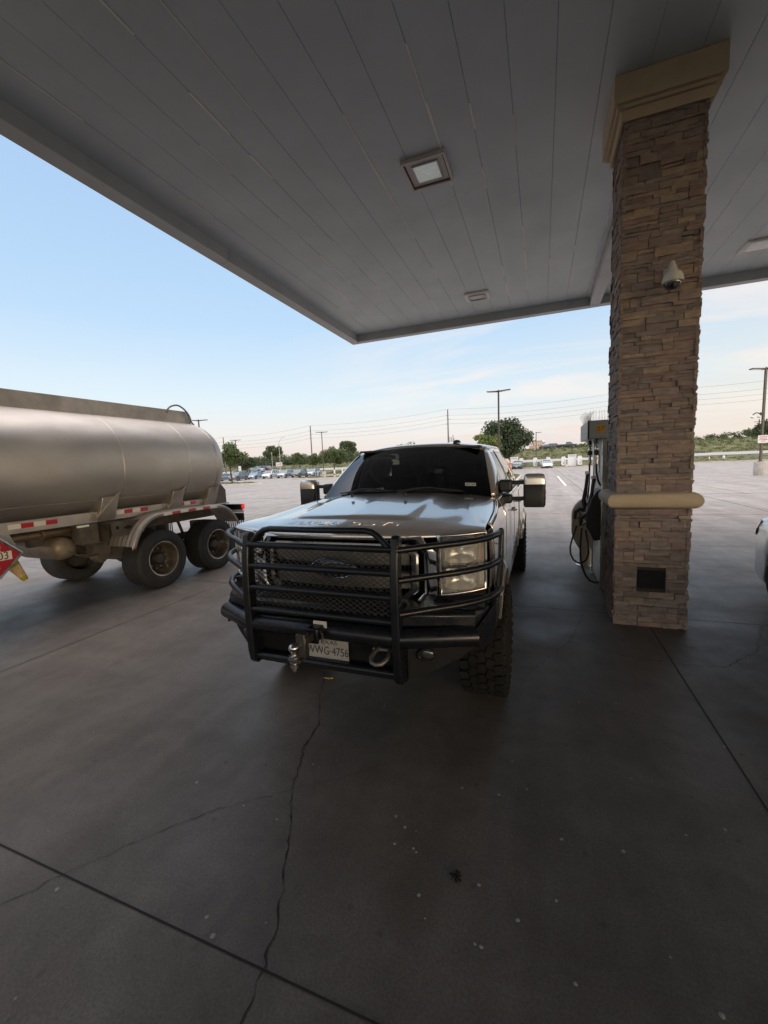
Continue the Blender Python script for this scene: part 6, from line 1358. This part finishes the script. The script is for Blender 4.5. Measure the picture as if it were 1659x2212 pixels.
p = on(593, 150); tree('tall dark tree rising over the far woods behind the street light', (p.x, 150, terr(p.x, 150)), 6.2, 4.2, 4.0, 6000, .32, WOODL, .3, 26, 19, gap=.36)
p = on(752, 152); tree('tall dark tree over the far woods beside the windshield', (p.x, 152, terr(p.x, 152)), 5.6, 4.0, 3.0, 4500, .34, WOODL, .3, 22, 23, gap=.36)
# the woods beyond the road, one mass
C, R_ = [], []
for k in range(330):
    px = RNG.uniform(455, 930); Y = RNG.uniform(140, 172); q = at(px, 1000, Y); g = terr(q.x, Y); top = 3.4+1.1*math.sin(px*.045)+.8*math.sin(px*.013+2)
    C.append((q.x, Y, g+RNG.uniform(.2, 1)*top)); R_.append(RNG.uniform(1.4, 2.9))
V, F = leaves(C, R_, 30000, .38, .8); tag(leaf_obj('woods', V, F, WOODL), 'dense mass of green woods beyond the road at left', 'woods', kind='stuff')
C, R_ = [], []
for k in range(150):
    px = RNG.uniform(1130, 1665); Y = RNG.uniform(139, 150); q = at(px, 950, Y); g = terr(q.x, Y); C.append((q.x, Y, g+RNG.uniform(.0, 1.0)*(.55+(.5+1.3*max(0, math.sin(px*.02+.4)))*(px > 1262)))); R_.append(RNG.uniform(.6, 1.3)*(1 if px > 1245 else .55))
V, F = leaves(C, R_, 11000, .22, .8); tag(leaf_obj('bank_scrub', V, F, SHRUB), 'low green scrub along the top of the highway bank', 'scrub', kind='stuff')
C, R_ = [], []
for k in range(900):
    px = RNG.uniform(1030, 1668); Y = RNG.uniform(113, 138); q = at(px, 965, Y); C.append((q.x, Y, terr(q.x, Y)+.1)); R_.append(RNG.uniform(.3, .9))
for k in range(420):
    px = RNG.uniform(455, 820); Y = RNG.uniform(113, 138); q = at(px, 965, Y); C.append((q.x, Y, terr(q.x, Y)+.08)); R_.append(RNG.uniform(.3, .7))
V, F = leaves(C, R_, 26000, .16, .6); tag(leaf_obj('tall_grass', V, F, TALLG), 'rough tall grass growing on the banks beyond the road', 'grass', kind='stuff')
C, R_ = [], []
for k in range(500):
    px = RNG.uniform(455, 1668); Y = RNG.uniform(82.5, 97.5); q = at(px, 985, Y); C.append((q.x, Y, terr(q.x, Y)+.03)); R_.append(RNG.uniform(.25, .55))
V, F = leaves(C, R_, 12000, .09, .35); tag(leaf_obj('verge_grass', V, F, TALLG), 'mown grass verge between the lot kerb and the road', 'grass', kind='stuff')
C, R_ = [], []
for k in range(60): x, y = RNG.uniform(-47, -36), RNG.uniform(44.5, 48.5); C.append((x, y, .17)); R_.append(.3)
for k in range(60): x, y = RNG.uniform(-38.5, -27), RNG.uniform(60, 66); C.append((x, y, .17)); R_.append(.35)
for k in range(60): x, y = RNG.uniform(-5.4, -2.4), RNG.uniform(35, 50); C.append((x, y, .17)); R_.append(.3)
V, F = leaves(C, R_, 9000, .05, .3); tag(leaf_obj('island_turf', V, F, SHRUB), 'short turf on the kerbed lot islands', 'grass', kind='stuff')
